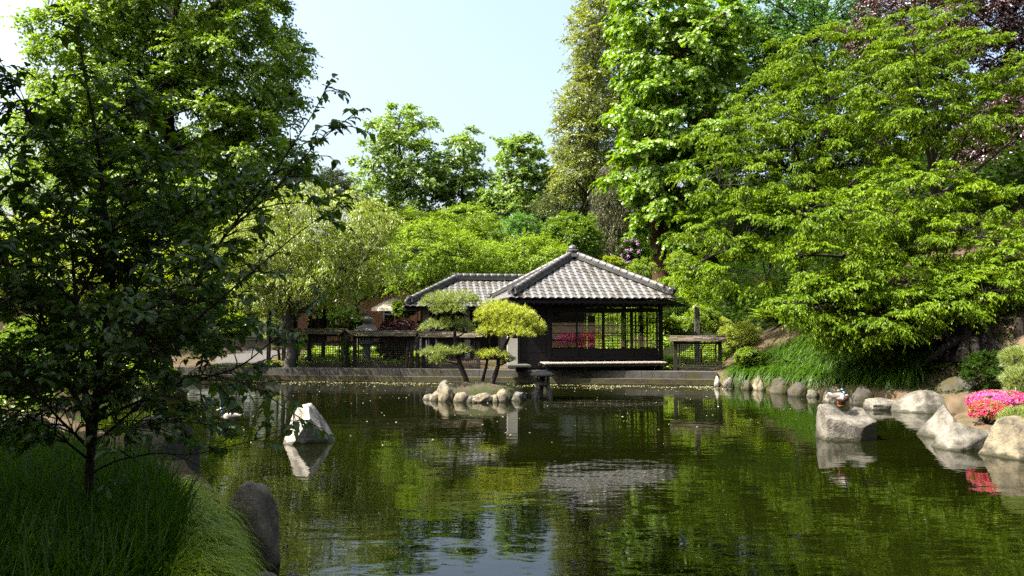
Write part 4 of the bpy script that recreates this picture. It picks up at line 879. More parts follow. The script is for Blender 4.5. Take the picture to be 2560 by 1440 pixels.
tree('garden_tree', 'leafy green tree over the brick building', 905, 40, [(900, 700, 80, 50), (850, 660, 70, 60), (950, 690, 55, 45), (880, 620, 90, 60), (790, 690, 60, 50)], 2.0, 100, .62, 26, 8, .12, .6, L_cherry, r0=.14, nl=8, seed=35, ntw=120)
shrub('hedge_shrub', 'dense dark green shrub mass under the three far crowns', 1100, 610, 58, 420, 130, L_dark, 60, 40, 8, .22, .6, seed=36, depth=3)
shrub('rhododendron', 'round glossy yellow-green rhododendron behind the roof apex', 1430, 585, 44, 150, 105, L_rhodo, 46, 34, 8, .15, .45, seed=37)
shrub('hedge_shrub', 'soft blue-green shrub between the cherries and the round rhododendron', 1300, 585, 52, 150, 100, L_blue, 40, 34, 8, .14, .5, seed=38)
tree('yew_tree', 'dull olive yew spreading left of the weeping conifer', 1430, 54, [(1420, 520, 80, 55), (1380, 560, 60, 50), (1460, 480, 60, 60)], 2.5, 60, .8, 34, 9, .16, .3, L_yew, seed=39, r0=.25)
tree('golden_maple', 'thin bronze-yellow tree with a sparse feathery top against the sky', 1450, 52, [(1480, 100, 60, 110), (1470, 250, 75, 110), (1460, 390, 80, 90), (1440, 330, 60, 100), (1430, 440, 55, 60), (1500, 20, 45, 60)], 2.6, 205, .75, 22, 8, .17, .6, L_bronze, bark_grey, r0=.3, nl=14, seed=40, ntw=700)
def conifer(name, label, px, Y, ptop, pbot, wpx, mat, seed, droop=.4, nlev=26, ln=.22, wr=.18, group=None, K=16, bmat=bark):
    """whorled conifer: level-to-drooping boughs with needle sprays, shorter towards the tip"""
    rg = np.random.default_rng(seed); b = G(px, Y); zt = W(px, ptop, Y)[2]; zb = W(px, pbot, Y)[2]; Rm = wpx / 2 / F * Y
    t = empty(name, b, label, 'conifer', group); Ps, Ds, Ns, Ls = [], [], [], []; mb = MB()
    mb.tube([(0, 0, -.1), (.05, 0, (zt - b[2]) * .5), (0, 0, zt - b[2])], [Rm * .11, Rm * .07, .02], 8)
    for lv in range(nlev):
        f = lv / (nlev - 1); z = zb + (zt - zb) * f ** .9; r = Rm * (1 - f) ** .8 * rg.uniform(.8, 1.1) + .15; nb = 6 + int(5 * (1 - f))
        for k in range(nb):
            az = 2 * math.pi * (k + rg.random()) / nb; d = np.array([math.cos(az), math.sin(az), 0]); rr_ = r * rg.uniform(.65, 1.12)
            tt = np.linspace(.12, 1, 9)[:, None]; sp = np.array([b[0], b[1], z]) + d * rr_ * tt + np.array([0, 0, 1.]) * (.12 * rr_ * tt - droop * rr_ * tt ** 2)
            mb.tube(sp[::4] - b, [.035, .022, .008], 4, cap=False)
            n = int(K * 9 * (.4 + .6 * rr_ / Rm)); q = rg.uniform(.1, 1.0, n); pp = np.stack([np.interp(q, tt[:, 0], sp[:, i]) for i in range(3)], 1)
            sd = np.array([-d[1], d[0], 0]) * np.where(rg.random(n) < .5, 1, -1)[:, None]
            pp += sd * (rg.uniform(0, 1, n) * .26 * rr_ * (1.15 - q))[:, None]; pp[:, 2] -= rg.uniform(0, 1, n) * droop * .35 * rr_ * .5
            Ps.append(pp); Ds.append(d * .7 + sd * .6 + np.array([0, 0, -1.]) * (droop * 1.3 + .1) + rg.normal(size=(n, 3)) * .25); Ns.append(np.array([0, 0, 1.]) + rg.normal(size=(n, 3)) * .4); Ls.append(ln * rg.uniform(.6, 1.2, n))
    leaves('crown', np.concatenate(Ps), np.concatenate(Ds), np.concatenate(Ns), np.concatenate(Ls), wr, KITE, mat, t, rg=rg); mb.build('trunk', bmat, t, True); return t
conifer('spruce_tree', 'tall dark spruce rising behind the bronze tree', 1560, 60, -260, 560, 400, L_spruce, 41, .45, 34, .34, .22, K=12)
conifer('spruce_tree', 'dark bluish spruce whose tips poke out left of the bronze tree', 1475, 64, 60, 620, 300, L_spruce, 42, .3, 22, .34, .22, K=10)
tree('weeping_cypress', 'grey-green weeping conifer with hanging curtains behind the tea house', 1570, 46, [(1560, 540, 70, 70), (1530, 500, 50, 60), (1600, 520, 60, 70), (1560, 440, 45, 50), (1640, 560, 40, 60)], 2.0, 75, .72, 40, 12, .16, .22, L_cypress, seed=43, r0=.25, flat=.3, up=-.3, droop=1.0, leafdroop=1.3, upn=.4)
tree('maple_tree', 'tall vivid yellow-green maple on a reddish trunk behind the tea house', 1657, 42, [(1640, 40, 110, 110), (1690, 160, 150, 120), (1640, 290, 120, 110), (1700, 330, 140, 110), (1620, 420, 100, 90), (1690, 470, 120, 90), (1660, 560, 70, 70), (1760, 90, 100, 100)], 3.4, 240, .85, 34, 8, .19, .95, L_maple, bark_red, tmpl=STAR, r0=.42, nl=14, seed=44, ntw=200, flat=.45, droop=.35, leafdroop=.55)
tree('ash_tree', 'blue-green tree with sky gaps high between the maple and the big cherry', 1930, 56, [(1900, 40, 90, 90), (1990, 60, 100, 90), (1940, 150, 120, 90), (2090, 20, 80, 70)], 3.5, 110, 1.0, 30, 8, .22, .7, L_blue, r0=.4, nl=9, seed=45)
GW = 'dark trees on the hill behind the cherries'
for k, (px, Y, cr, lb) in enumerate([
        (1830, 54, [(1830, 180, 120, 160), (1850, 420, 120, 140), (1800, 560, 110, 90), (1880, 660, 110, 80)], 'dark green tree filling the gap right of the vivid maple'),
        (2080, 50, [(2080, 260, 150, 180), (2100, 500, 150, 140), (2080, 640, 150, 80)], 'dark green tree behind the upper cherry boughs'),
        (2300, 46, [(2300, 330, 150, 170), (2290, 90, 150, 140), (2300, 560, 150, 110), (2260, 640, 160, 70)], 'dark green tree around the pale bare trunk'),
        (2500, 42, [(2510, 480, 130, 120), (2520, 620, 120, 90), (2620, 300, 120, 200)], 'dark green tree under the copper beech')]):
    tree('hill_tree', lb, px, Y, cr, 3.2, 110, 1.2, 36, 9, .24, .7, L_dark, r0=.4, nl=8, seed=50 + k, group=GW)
for k, (px, Y, cr, lb) in enumerate([(2480, 37, [(2440, 20, 130, 110), (2560, 120, 110, 140), (2560, 0, 120, 100), (2190, 60, 60, 60)], 'copper beech with purple leaves in the top right corner'), (2510, 33, [(2500, 340, 70, 80), (2560, 400, 70, 70), (2470, 410, 50, 40)], 'smaller purple copper beech bough halfway down the right edge')]):
    tree('copper_beech', lb, px, Y, cr, 2.2, 140, .75, 36, 9, .13, .65, L_beech, r0=.3, nl=7, seed=56 + k)
ch = dict(tmpl=KITE, flat=.32, droop=.40, leafdroop=.55, upn=.9, outb=.6)
tree('cherry_tree', 'big spreading cherry leaning over the tea house from the right hill', 1995, 31, [(1900, 330, 190, 60, 29), (1850, 440, 150, 60, 28), (1990, 240, 160, 80, 30), (2060, 130, 170, 80, 30), (1820, 560, 130, 60, 27.5), (1950, 560, 170, 80, 27), (1840, 660, 120, 70, 27), (1750, 690, 70, 40, 27), (2100, 380, 130, 90, 29)], 2.2, 215, .52, 24, 9, .13, .48, L_cherry, r0=.20, nl=16, seed=61, ntw=900, group='cherries on the right bank', top=W(2080, 220, 30), **ch)
tree('cherry_tree', 'nearer cherry with low drooping boughs above the daylilies', 2195, 27, [(2110, 540, 150, 60, 21.6), (2260, 470, 150, 70, 24), (2080, 650, 130, 60, 21.6), (2300, 600, 170, 70, 23), (2420, 520, 130, 60, 23.5), (2250, 690, 170, 55, 22.5), (2450, 640, 120, 50, 22.5), (2080, 745, 80, 45, 22.2), (2190, 790, 100, 40, 22.3), (2330, 755, 120, 50, 22), (2480, 690, 100, 50, 22.5), (2090, 825, 60, 25, 22.8)], 1.7, 235, .46, 24, 9, .12, .48, L_cherry, r0=.20, nl=16, seed=62, ntw=900, group='cherries on the right bank', top=W(2190, 480, 26), **ch)
tree('cherry_tree', 'upper cherry on the right hill with a pale bare lower trunk', 2338, 28, [(2250, 170, 150, 90, 26), (2370, 160, 140, 70, 26), (2440, 290, 130, 70, 25.5), (2280, 300, 140, 70, 26), (2180, 260, 120, 80, 27), (2310, 80, 130, 60, 27), (2530, 220, 70, 70, 26)], 1.9, 150, .50, 24, 9, .125, .48, L_cherry, bark_grey, r0=.19, nl=14, seed=63, ntw=700, group='cherries on the right bank', top=W(2345, 130, 26.5), **ch)
tree('cherry_tree', 'lowest cherry whose boughs droop over the daylilies and the stump', 2290, 23.2, [(2040, 765, 110, 45, 21.4), (2170, 800, 120, 45, 20.9), (2300, 770, 130, 55, 20.9), (2420, 720, 110, 50, 21.2), (2120, 720, 110, 45, 21.2), (2520, 660, 80, 50, 21.5), (2230, 850, 80, 25, 21.5)], 1.1, 170, .40, 24, 9, .11, .48, L_cherry, r0=.13, nl=10, seed=64, ntw=400, group='cherries on the right bank', top=W(2270, 690, 22.6), **ch)
# left background seen through the dogwood
tree('laceleaf_maple', 'glowing yellow Japanese maple behind the dogwood', 330, 27, [(330, 640, 130, 60), (420, 690, 90, 50), (230, 660, 100, 60), (120, 600, 110, 70)], 1.8, 110, .55, 26, 8, .10, .5, L_lace, r0=.12, nl=8, seed=71, flat=.4, droop=.4)
tree('garden_tree', 'light green tree at the far left edge behind the dogwood', 20, 34, [(20, 560, 120, 100), (110, 500, 80, 70), (-40, 660, 120, 90), (40, 440, 70, 60)], 2.5, 100, .7, 26, 8, .14, .6, L_linden, r0=.16, nl=8, seed=72)
tree('garden_tree', 'broad mid-green tree closing the gap under the linden', 470, 50, [(560, 620, 120, 90), (420, 600, 120, 90), (690, 600, 80, 80), (250, 600, 120, 80), (560, 720, 140, 60), (330, 700, 140, 60)], 2.5, 130, .9, 34, 9, .18, .7, L_cherry, r0=.22, nl=8, seed=73)
for k, (px, py, Y, wp, hp, mt, lb) in enumerate([
        (120, 860, 24, 260, 140, L_rhodo, 'light green shrub bank at the left behind the paved path'), (330, 830, 26, 220, 150, L_dark, 'dark green shrub behind the dogwood stems'),
        (510, 800, 30, 170, 170, L_dark, 'dark evergreen shrub left of the timber shelter'), (590, 815, 29.5, 90, 60, L_cover, 'small bright yellow-green shrub beside the path'),
        (330, 930, 22.5, 240, 70, L_cover, 'sunlit low shrub on the left shore'), (850, 800, 34, 130, 70, L_dark, 'low dark green shrub in front of the brick building'),
        (985, 860, 31.6, 80, 80, L_yew, 'olive shrub behind the middle lattice panel'), (1010, 770, 36.5, 60, 40, L_rhodo, 'green bush below the cream parasol'),
        (450, 720, 36, 260, 160, L_dark, 'tall dark hedge behind the yellow Japanese maple'), (160, 740, 40, 300, 160, L_dark, 'dark hedge below the far left tree'), (640, 720, 42, 220, 130, L_dark, 'dark hedge behind the shelter roof'), (60, 940, 16.5, 200, 110, L_dark, 'dark shrub on the left shore just behind the paved path'), (215, 930, 19.5, 170, 100, L_rhodo, 'mid green shrub at the water on the left shore')]):
    shrub('garden_shrub', lb, px, py, Y, wp, hp, mt, 40, 28, 8, .10, .55, seed=300 + k, group='shrubs of the left bank')
shrub('red_maple', 'flat-domed dark red weeping Japanese maple behind the fence', 1000, 822, 31.0, 120, 56, L_redmaple, 46, 40, 9, .10, .22, seed=95, cat='tree', droop=.5, leafdroop=.9, depth=1.0, r0=.06)
# lower hill, right of the tea house
HS = 'low plants on the right slope'
for k, (px, py, Y, wp, hp, mt, lb, kw) in enumerate([
        (1850, 838, 29.0, 110, 68, L_heath, 'broad pale green heather mound on the sandy slope', {}), (1790, 812, 31.0, 80, 36, L_heath, 'smaller heather mound higher on the sandy slope', {}),
        (1690, 815, 31.0, 70, 60, L_cover, 'light green shrub just outside the tea house corner', {}), (1755, 795, 30.2, 90, 60, L_cover, 'bright leafy bush around the stone post', {}),
        (1700, 660, 38, 70, 70, L_cover, 'yellow-leaved bush beside the reddish trunk', {}), (1600, 670, 38, 100, 44, L_cover, 'yellow-green azalea bushes on the slope behind the roof', {}),
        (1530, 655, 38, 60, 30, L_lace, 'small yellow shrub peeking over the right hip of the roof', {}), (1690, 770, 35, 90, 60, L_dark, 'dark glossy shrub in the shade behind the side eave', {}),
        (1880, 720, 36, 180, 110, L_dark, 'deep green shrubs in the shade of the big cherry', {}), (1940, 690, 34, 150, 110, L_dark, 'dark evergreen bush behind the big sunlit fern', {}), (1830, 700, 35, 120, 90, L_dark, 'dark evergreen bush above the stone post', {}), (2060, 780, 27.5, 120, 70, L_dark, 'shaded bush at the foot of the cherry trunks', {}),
        (1870, 890, 26.0, 70, 40, L_cover, 'bright low plant at the end of the retaining wall', {}), (2500, 780, 23, 90, 100, L_rhodo, 'open leafy azalea bush on the bare slope at the right edge', {}),
        (2480, 930, 19.2, 150, 110, L_dark, 'shaded dark juniper above the mottled boulder', {}), (2380, 700, 27, 160, 80, L_cover, 'light green bush behind the stump', {})]):
    shrub('slope_shrub', lb, px, py, Y, wp, hp, mt, 36, 26 if mt is not L_heath else 60, 8, .075, .4 if mt is not L_heath else .22, seed=110 + k, group=HS)
t = shrub('rhododendron', 'lilac flowering rhododendron under the dark conifers', 1578, 632, 40, 64, 70, L_dark, 30, 24, 7, .12, .45, seed=126)
rg = np.random.default_rng(7); C, O = spread(rg, [(W(1578, 628, 39.6), (.55, .5, .62))], 20, (.8, 1.02)); P, D, N, Lf, ti, *_ = twig_leaves(rg, C, np.full(len(C), .10), 14, 3, .05, O, flat=1)
leaves('blossom', P, D, N, Lf, .9, KITE, L_lilac, t, ti)

# ---------------------------------------------------------------- cloud pruned pines
def pine(label, px, py, Y, stems, pads, mat, seed, per=420, nl=.11, group=None, base=None):
    """bonsai pine: bent stems and flat pads of upward needle tufts"""
    rg = np.random.default_rng(seed); b = W(px, py, Y) if base is None else np.array(base); t = empty('cloud_pine', b, label, 'pine', group); mb = MB(); tops = []
    for st, r in stems:
        P = np.array([W(x, y, Y + dz) for x, y, dz in st]); k = np.linspace(0, 1, len(P)); kk = np.linspace(0, 1, 14); Q = np.stack([np.interp(kk, k, P[:, i]) for i in range(3)], 1); Q[1:-1] = (Q[:-2] + 2 * Q[1:-1] + Q[2:]) / 4
        Q[1:-1] += rg.normal(size=(12, 3)) * .012; mb.tube(Q - b, np.linspace(r, r * .35, 14) * rg.uniform(.9, 1.12, 14), 8); tops.append(Q)
    A = np.concatenate(tops); PP, DD, LL, TT = [], [], [], []
    for (x, y, rx, ry, dz, dep) in pads:
        c = W(x, y, Y + dz); r = np.array([rx / F * Y, dep, ry / F * Y]); n = int(per * rx * ry / 2400)
        d = nrm(rg.normal(size=(n, 3))); d[:, 2] = np.where(d[:, 2] < -.2, -d[:, 2] * .6, d[:, 2]); q = c + d * r * rg.uniform(.55, 1.0, (n, 1)) ** .6
        q += rg.normal(size=q.shape) * .02
        a = A[np.argmin(((A - (c - (0, 0, r[2] * .6))) ** 2).sum(1))]; mb.tube(bez(a, (a + c) / 2 + (0, 0, -.05), c, 6) - b, np.linspace(.028, .012, 6), 6, cap=False)
        for p in q[:: max(1, n // 26)]: mb.tube(np.stack([c - (0, 0, r[2] * .3), (c + p) / 2 - (0, 0, .03), p]) - b, [.012, .008, .005], 4, cap=False)
        m = 20; ax = nrm(d * .55 + (0, 0, .75) + rg.normal(size=d.shape) * .25); nd = nrm(ax[:, None] * .95 + rg.normal(size=(n, m, 3)) * .50)
        PP.append(np.repeat(q, m, 0)); DD.append(nd.reshape(-1, 3)); LL.append(nl * rg.uniform(.6, 1.15, n * m)); TT.append(np.clip(np.repeat(rg.uniform(0, .7, n), m) + rg.uniform(0, .3, n * m), 0, 1))
    P, D = np.concatenate(PP), np.concatenate(DD)
    leaves('crown', P, D, rg.normal(size=D.shape), np.concatenate(LL), .085, NEEDLE, mat, t, np.concatenate(TT)); mb.build('trunk', bark, t, True); return t
pine('blue-green cloud-pruned pine on the island with three stacked pads', 1172, 958, 22.0, [([(1175, 975, 0), (1160, 935, 0), (1146, 900, 0), (1138, 850, 0), (1132, 790, 0), (1128, 765, 0)], .085), ([(1150, 912, 0), (1125, 905, 0), (1105, 902, 0)], .035)],
     [(1095, 762, 46, 31, 0, 0.4), (1140, 758, 63, 34, 0.1, 0.45), (1122, 780, 46, 26, -0.2, 0.3), (1090, 822, 41, 21, 0, 0.35), (1135, 815, 44, 23, 0.1, 0.35), (1165, 828, 28, 16, 0, 0.25), (1098, 886, 51, 21, -0.1, 0.4), (1150, 882, 41, 21, 0, 0.4), (1095, 906, 23, 21, -0.2, 0.22)], L_pine, 131, group='pines on the island')
pine('yellow-green cloud-pruned pine on the island leaning right', 1225, 965, 21.9, [([(1225, 972, 0), (1240, 930, 0), (1248, 895, 0), (1268, 855, 0), (1285, 820, 0)], .075), ([(1203, 968, .2), (1210, 930, .1), (1222, 885, 0), (1228, 840, 0), (1235, 800, 0)], .05)],
     [(1240, 788, 56, 38, 0, 0.5), (1215, 800, 29, 32, 0, 0.35), (1290, 800, 54, 38, 0, 0.5), (1325, 822, 38, 28, 0, 0.4), (1232, 835, 45, 25, -0.2, 0.4), (1285, 838, 52, 25, -0.3, 0.4), (1340, 838, 20, 15, 0, 0.25), (1215, 890, 25, 19, 0, 0.25), (1240, 893, 38, 18, -0.2, 0.3), (1270, 902, 18, 11, 0, 0.2), (1270, 818, 72, 40, 0, .55)], L_pineY, 132, group='pines on the island')
pine('pale green tiered pine seen through the timber shelter', 690, 900, 32.6, [([(700, 905, 0), (694, 850, 0), (698, 800, 0), (690, 770, 0)], .06)], [(690, 782, 34, 18, 0, .5), (672, 806, 28, 14, 0, .4), (702, 812, 26, 14, 0, .4), (684, 846, 32, 14, 0, .4), (690, 872, 24, 12, 0, .4)], L_pine, 133, per=520)
def mugo(label, px, py, Y, wp, hp, seed):
    c = W(px, py, Y); r = np.array([wp / 2 / F * Y, wp / 2.4 / F * Y, hp / 2 / F * Y]); rg = np.random.default_rng(seed); t = empty('dwarf_pine', (c[0], Y, gz(c[0], Y)), label, 'pine', 'dwarf pines by the azaleas'); n, m = 420, 22
    d = nrm(rg.normal(size=(n, 3))); d[:, 2] = np.where(d[:, 2] < 0, d[:, 2] * 1.7, d[:, 2]); q = c + d * r * rg.uniform(.7, 1.0, (n, 1)); nd = nrm(d[:, None] * .6 + np.array([0, 0, .5]) + rg.normal(size=(n, m, 3)) * .42)
    leaves('crown', np.repeat(q, m, 0), nd.reshape(-1, 3), rg.normal(size=(n * m, 3)), .12 * rg.uniform(.6, 1.1, n * m), .06, NEEDLE, L_pine, t, rg=rg)
    mb = MB()
    for p in q[::14]: mb.tube(np.stack([(c[0], Y, gz(c[0], Y) - .05), (c * .6 + p * .4), p]) - np.array(t.location), [.03, .016, .006], 5, cap=False)
    mb.build('trunk', bark, t)
mugo('dwarf pine cushion above the azaleas, upper one at the right edge', 2552, 895, 16.0, 90, 50, 141); mugo('dwarf pine cushion just behind the azaleas', 2560, 950, 15.2, 100, 60, 142); mugo('dwarf pine tuft hanging over the rounded tan boulder', 2550, 1052, 13.2, 90, 56, 143)

# ---------------------------------------------------------------- azaleas
def azalea(label, c, r, seed, mats=(L_pink,), nfl=1500, group='pink azaleas on the right promontory'):
    rg = np.random.default_rng(seed); c = np.array(c); r = np.array(r); t = empty('azalea', (c[0], c[1], gz(c[0], c[1])), label, 'azalea', group)
    n = 2400; d = nrm(rg.normal(size=(n, 3))); d[:, 2] = np.where(d[:, 2] < -.4, -d[:, 2], d[:, 2]); lump = np.array([1 + .13 * mnoise.noise(tuple(v * 3 + seed)) for v in d])[:, None]; q = c + d * r * lump * rg.uniform(.84, 1.03, (n, 1))
    leaves('foliage', q, d + rg.normal(size=d.shape) * .6, d + rg.normal(size=d.shape) * .4, .035 * rg.uniform(.7, 1.2, n), .45, KITE, L_cover, t, rg=rg)
    d = nrm(rg.normal(size=(nfl, 3))); d[:, 2] = np.where(d[:, 2] < -.4, -d[:, 2], d[:, 2]); lump = np.array([1 + .13 * mnoise.noise(tuple(v * 3 + seed)) for v in d])[:, None]; q = c + d * r * lump * rg.uniform(.93, 1.03, (nfl, 1))
    keep = np.array([mnoise.noise(tuple(v * 5 + seed + 9)) for v in d]) > -.16; q, d = q[keep], d[keep]; nf = len(q); m = 5; a = rg.uniform(0, 6.28, nf)
    ax = nrm(d + rg.normal(size=d.shape) * .3); u = nrm(np.cross(ax, (0.3, .2, 1))); v = np.cross(ax, u)
    an = a[:, None] + np.arange(m) * 2 * math.pi / m; dd = u[:, None] * np.cos(an)[..., None] + v[:, None] * np.sin(an)[..., None] + ax[:, None] * .45
    leaves('blossom', np.repeat(q, m, 0), dd.reshape(-1, 3), np.repeat(ax, m, 0), np.full(nf * m, .030), .9, KITE, mats[0], t, np.repeat(rg.uniform(0, 1, nf), m))
    mb = MB()
    for p in q[::60]: mb.tube(np.stack([(c[0], c[1], gz(c[0], c[1]) - .05), c * .5 + p * .5 - (0, 0, .1), p]) - np.array(t.location), [.012, .008, .004], 4, cap=False)
    mb.build('stems', bark, t)
a = W(2505, 1004, 14.6); azalea('magenta-pink azalea mound, the large upper one by the water', a, (.58, .5, .19), 151, (L_pink,), 2600)
a = W(2470, 1030, 14.2); azalea('red-pink azalea hanging down behind the pointed boulder', a, (.30, .3, .20), 152, (L_red,), 1300)
for k, (x, y, r, z, mt, lb) in enumerate([(8.95, 11.3, .95, .95, L_pink, 'large pink azalea on the right shore, beyond the picture edge'), (10.4, 11.2, .95, .9, L_red, 'large red azalea up the right shore, beyond the picture edge')]):
    azalea(lb, (x, y, gz(x, y) + .45), (r, r, .65), 155 + k, (mt,), 3000)

# ---------------------------------------------------------------- ferns, grasses, ground cover
def fern(label, px, py, Y, n, ln, seed, mat=L_fern, group=None):
    rg = np.random.default_rng(seed); b = W(px, py, Y); b[2] = gz(b[0], Y); t = empty('fern', b, label, 'fern', group); P, D, N, Lf = [], [], [], []; mb = MB()
    for k in range(n):
        az = rg.uniform(0, 2 * math.pi); el = rg.uniform(.7, 1.35); L_ = ln * rg.uniform(.7, 1.1); tt = np.linspace(0, 1, 22); h = np.array([math.cos(az), math.sin(az), 0])
        o = b + rg.normal(size=3) * (.25, .25, 0)
        c = o + np.outer(np.cos(el) * L_ * tt + .25 * L_ * tt ** 2, h) + np.outer(np.sin(el) * L_ * tt - .45 * L_ * tt ** 2.2, (0, 0, 1)); mb.tube(np.vstack([[b - (0, 0, .03)], c[::7]]) - b, [.006, .006, .005, .004, .002][:len(c[::7]) + 1], 4, cap=False)
        sd = np.array([-h[1], h[0], 0]); tg = np.gradient(c, axis=0)
        for s in (-1, 1):
            q = c[3:]; P.append(q); D.append(nrm(tg[3:]) * .45 + sd * s); N.append(np.tile(np.cross(sd, h) * -1 + (0, 0, .4), (len(q), 1)) + rg.normal(size=q.shape) * .2); Lf.append(L_ * .22 * np.sin(np.clip(1.05 - tt[3:], 0, 1) * 1.9) * rg.uniform(.85, 1.1, len(q)))
    leaves('fronds', np.concatenate(P), np.concatenate(D), np.concatenate(N), np.concatenate(Lf), .26, KITE, mat, t, rg=rg); mb.build('stems', L_dark, t)
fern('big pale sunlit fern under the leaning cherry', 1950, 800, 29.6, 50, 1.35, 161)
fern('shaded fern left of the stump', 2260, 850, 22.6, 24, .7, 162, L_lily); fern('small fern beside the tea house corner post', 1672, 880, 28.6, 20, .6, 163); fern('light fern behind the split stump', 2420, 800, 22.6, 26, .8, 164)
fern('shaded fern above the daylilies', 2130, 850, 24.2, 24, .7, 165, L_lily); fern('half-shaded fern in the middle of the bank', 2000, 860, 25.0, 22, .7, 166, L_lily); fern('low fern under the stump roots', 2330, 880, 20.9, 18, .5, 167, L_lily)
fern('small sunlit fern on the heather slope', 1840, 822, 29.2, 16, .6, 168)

def scatter_lines(rg, n, f):   # points around a shoreline stretch given by world polyline
    f = np.array(f, float); k = rg.uniform(0, len(f) - 1.001, n); i = k.astype(int); t = (k - i)[:, None]; return f[i] * (1 - t) + f[i + 1] * t
rg = np.random.default_rng(171)
cl = in_poly(rg, [(7.4, 26.4), (8.1, 24.9), (8.9, 23.4), (9.5, 21.9), (10.3, 20.9), (11.3, 21.6), (11.6, 23.4), (10.7, 25.3), (9.3, 26.6), (7.9, 27.2)], 560)
q = np.repeat(cl, 34, 0) + rg.normal(size=(560 * 34, 2)) * .07; az = rg.uniform(0, 6.283, len(q))
tag(blades('daylily_leaves', on_ground(q), rg.uniform(.55, 1.0, len(q)), np.full(len(q), .026), rg.uniform(1.2, 2.5, len(q)), L_lily, rg, 5, az, spread_=.2), 'dense arching green daylily leaves covering the right bank', 'daylilies', kind='stuff')
rg = np.random.default_rng(172)
q = in_poly(rg, [(-2.15, 5.0), (-2.5, 6.1), (-2.9, 7.0), (-3.3, 7.7), (-4.5, 8.9), (-6.2, 10.6), (-7.2, 10.9), (-7, 8), (-5, 4), (-2.5, 3.2)], 22000); q = q[[mnoise.noise((a * 1.7, b * 1.7, 0)) > -.42 for a, b in q]]
tag(blades('iris_grass', on_ground(q), rg.uniform(.32, .66, len(q)), np.full(len(q), .016), rg.uniform(.1, .9, len(q)), L_grass, rg, 4, spread_=.16), 'tall upright dark green iris leaves filling the near left bank', 'grass', kind='stuff')
rg = np.random.default_rng(173)
q = scatter_lines(rg, 150, [(-2.02, 5.0), (-2.20, 5.6), (-2.48, 6.2), (-2.84, 6.8), (-3.2, 7.4), (-3.5, 7.9)]) + rg.normal(size=(150, 2)) * .10
q = np.repeat(q, 60, 0) + rg.normal(size=(9000, 2)) * .035; az = rg.normal(-.5, .9, len(q)); B = on_ground(q); B[:, 2] = np.maximum(B[:, 2], .10)
tag(blades('hakone_grass', B, rg.uniform(.25, .5, len(q)), np.full(len(q), .012), rg.uniform(1.3, 2.3, len(q)), L_hakone, rg, 5, az, spread_=.35), 'yellow-green arching grass spilling over the near bank edge', 'grass', kind='stuff')
def cover(name, label, poly, n, ln, mat, seed, wr=.7, h=.08):
    rg = np.random.default_rng(seed); q = in_poly(rg, poly, n); P = on_ground(q, 0); P[:, 2] += rg.uniform(0, h, n); D = rg.normal(size=(n, 3)) * (1, 1, .3); N = np.array([0, 0, 1.]) + rg.normal(size=(n, 3)) * .45
    tag(leaves(name, P, D, N, ln * rg.uniform(.6, 1.3, n), wr, KITE, mat, None, rg=rg), label, 'ground cover', kind='stuff')
cover('ground_cover', 'bright yellow-green leafy ground cover behind the lattice fences', [(-8.6, 30.6), (-3.6, 30.0), (-3.4, 33.5), (-5.5, 36.5), (-9.0, 36.5)], 14000, .11, L_cover, 181, h=.22)
cover('ground_cover', 'low green plants on the slope beside the tea house', [(5.9, 29.2), (7.4, 28.6), (8.6, 31), (8, 34), (6.2, 33)], 9000, .10, L_cover, 182, h=.2)
cover('ground_cover', 'mixed green growth on the hill behind the roof', [(3.5, 37), (7.2, 35.2), (10.5, 38), (10, 44), (3, 44)], 16000, .14, L_cover, 183, h=.35)
cover('ground_cover', 'dark leaf litter and seedlings on the shaded bank', [(9.8, 19.8), (11.8, 19.2), (14.5, 22), (14, 27), (11, 27.5), (11.3, 22.5)], 9000, .07, L_dark, 184, h=.05)
cover('ground_cover', 'sparse weeds on the earth strip above the retaining wall', [(-11.5, 29.95), (-7.6, 29.4), (-7.4, 30.1), (-9, 30.8), (-11.5, 30.9)], 1600, .07, L_cover, 185, h=.06)
cover('ground_cover', 'grass and moss on the little pine island', [(-1.9, 21.7), (-.1, 21.7), (.1, 22.2), (-.9, 22.6), (-2.0, 22.3)], 0 + 700, .05, L_cover, 186, h=.03)
rg = np.random.default_rng(187); n = 360; q = in_poly(rg, [(-11.5, 22), (-11.5, 29), (6.6, 26.6), (8, 23.5), (8.5, 20), (3, 14), (-6, 14)], n); q2 = scatter_lines(rg, 2200, [(-11, 29.0), (-3, 27.9), (2, 27.1), (6.5, 26.5)]) + np.abs(rg.normal(size=(2200, 2))) * (.4, -.75) * (1, 1); q2[:, 1] -= .3
q = np.vstack([q, q2]); q = q[poly_sd(q[:, 0], q[:, 1], POND) < -.05]; q = q[[mnoise.noise((p[0] * .9, p[1] * 1.4, 5)) > -.05 for p in q]]; n = len(q); P = np.column_stack([q, np.full(n, .006)])
tag(leaves('floating_litter', P, rg.normal(size=(n, 3)) * (1, 1, 0), np.array([0, 0, 1.]) + rg.normal(size=(n, 3)) * .08, rg.uniform(.015, .055, n), .7, KITE, leafmat('petal_litter', (.42, .42, .26), (.62, .60, .50), .2), None, rg=rg), 'pale petals and leaf bits floating on the pond, thickest along the wall', 'floating petals', kind='stuff')
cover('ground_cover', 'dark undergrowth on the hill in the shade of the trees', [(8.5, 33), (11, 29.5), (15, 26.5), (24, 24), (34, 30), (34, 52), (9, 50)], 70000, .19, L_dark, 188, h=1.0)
cover('ground_cover', 'mixed low plants on the left shore behind the dogwood', [(-12.5, 15.0), (-9.1, 15.7), (-11.4, 20), (-13, 25.8), (-13, 29.5), (-19, 30), (-19, 15)], 14000, .12, L_rhodo, 189, h=.35)
cover('ground_cover', 'litter and small weeds between the boulders of the promontory', [(10.4, 18.5), (13, 18.6), (13, 13), (8.9, 13.4), (8.9, 15.5), (10.2, 16.8)], 6000, .07, L_dark, 190, h=.06)
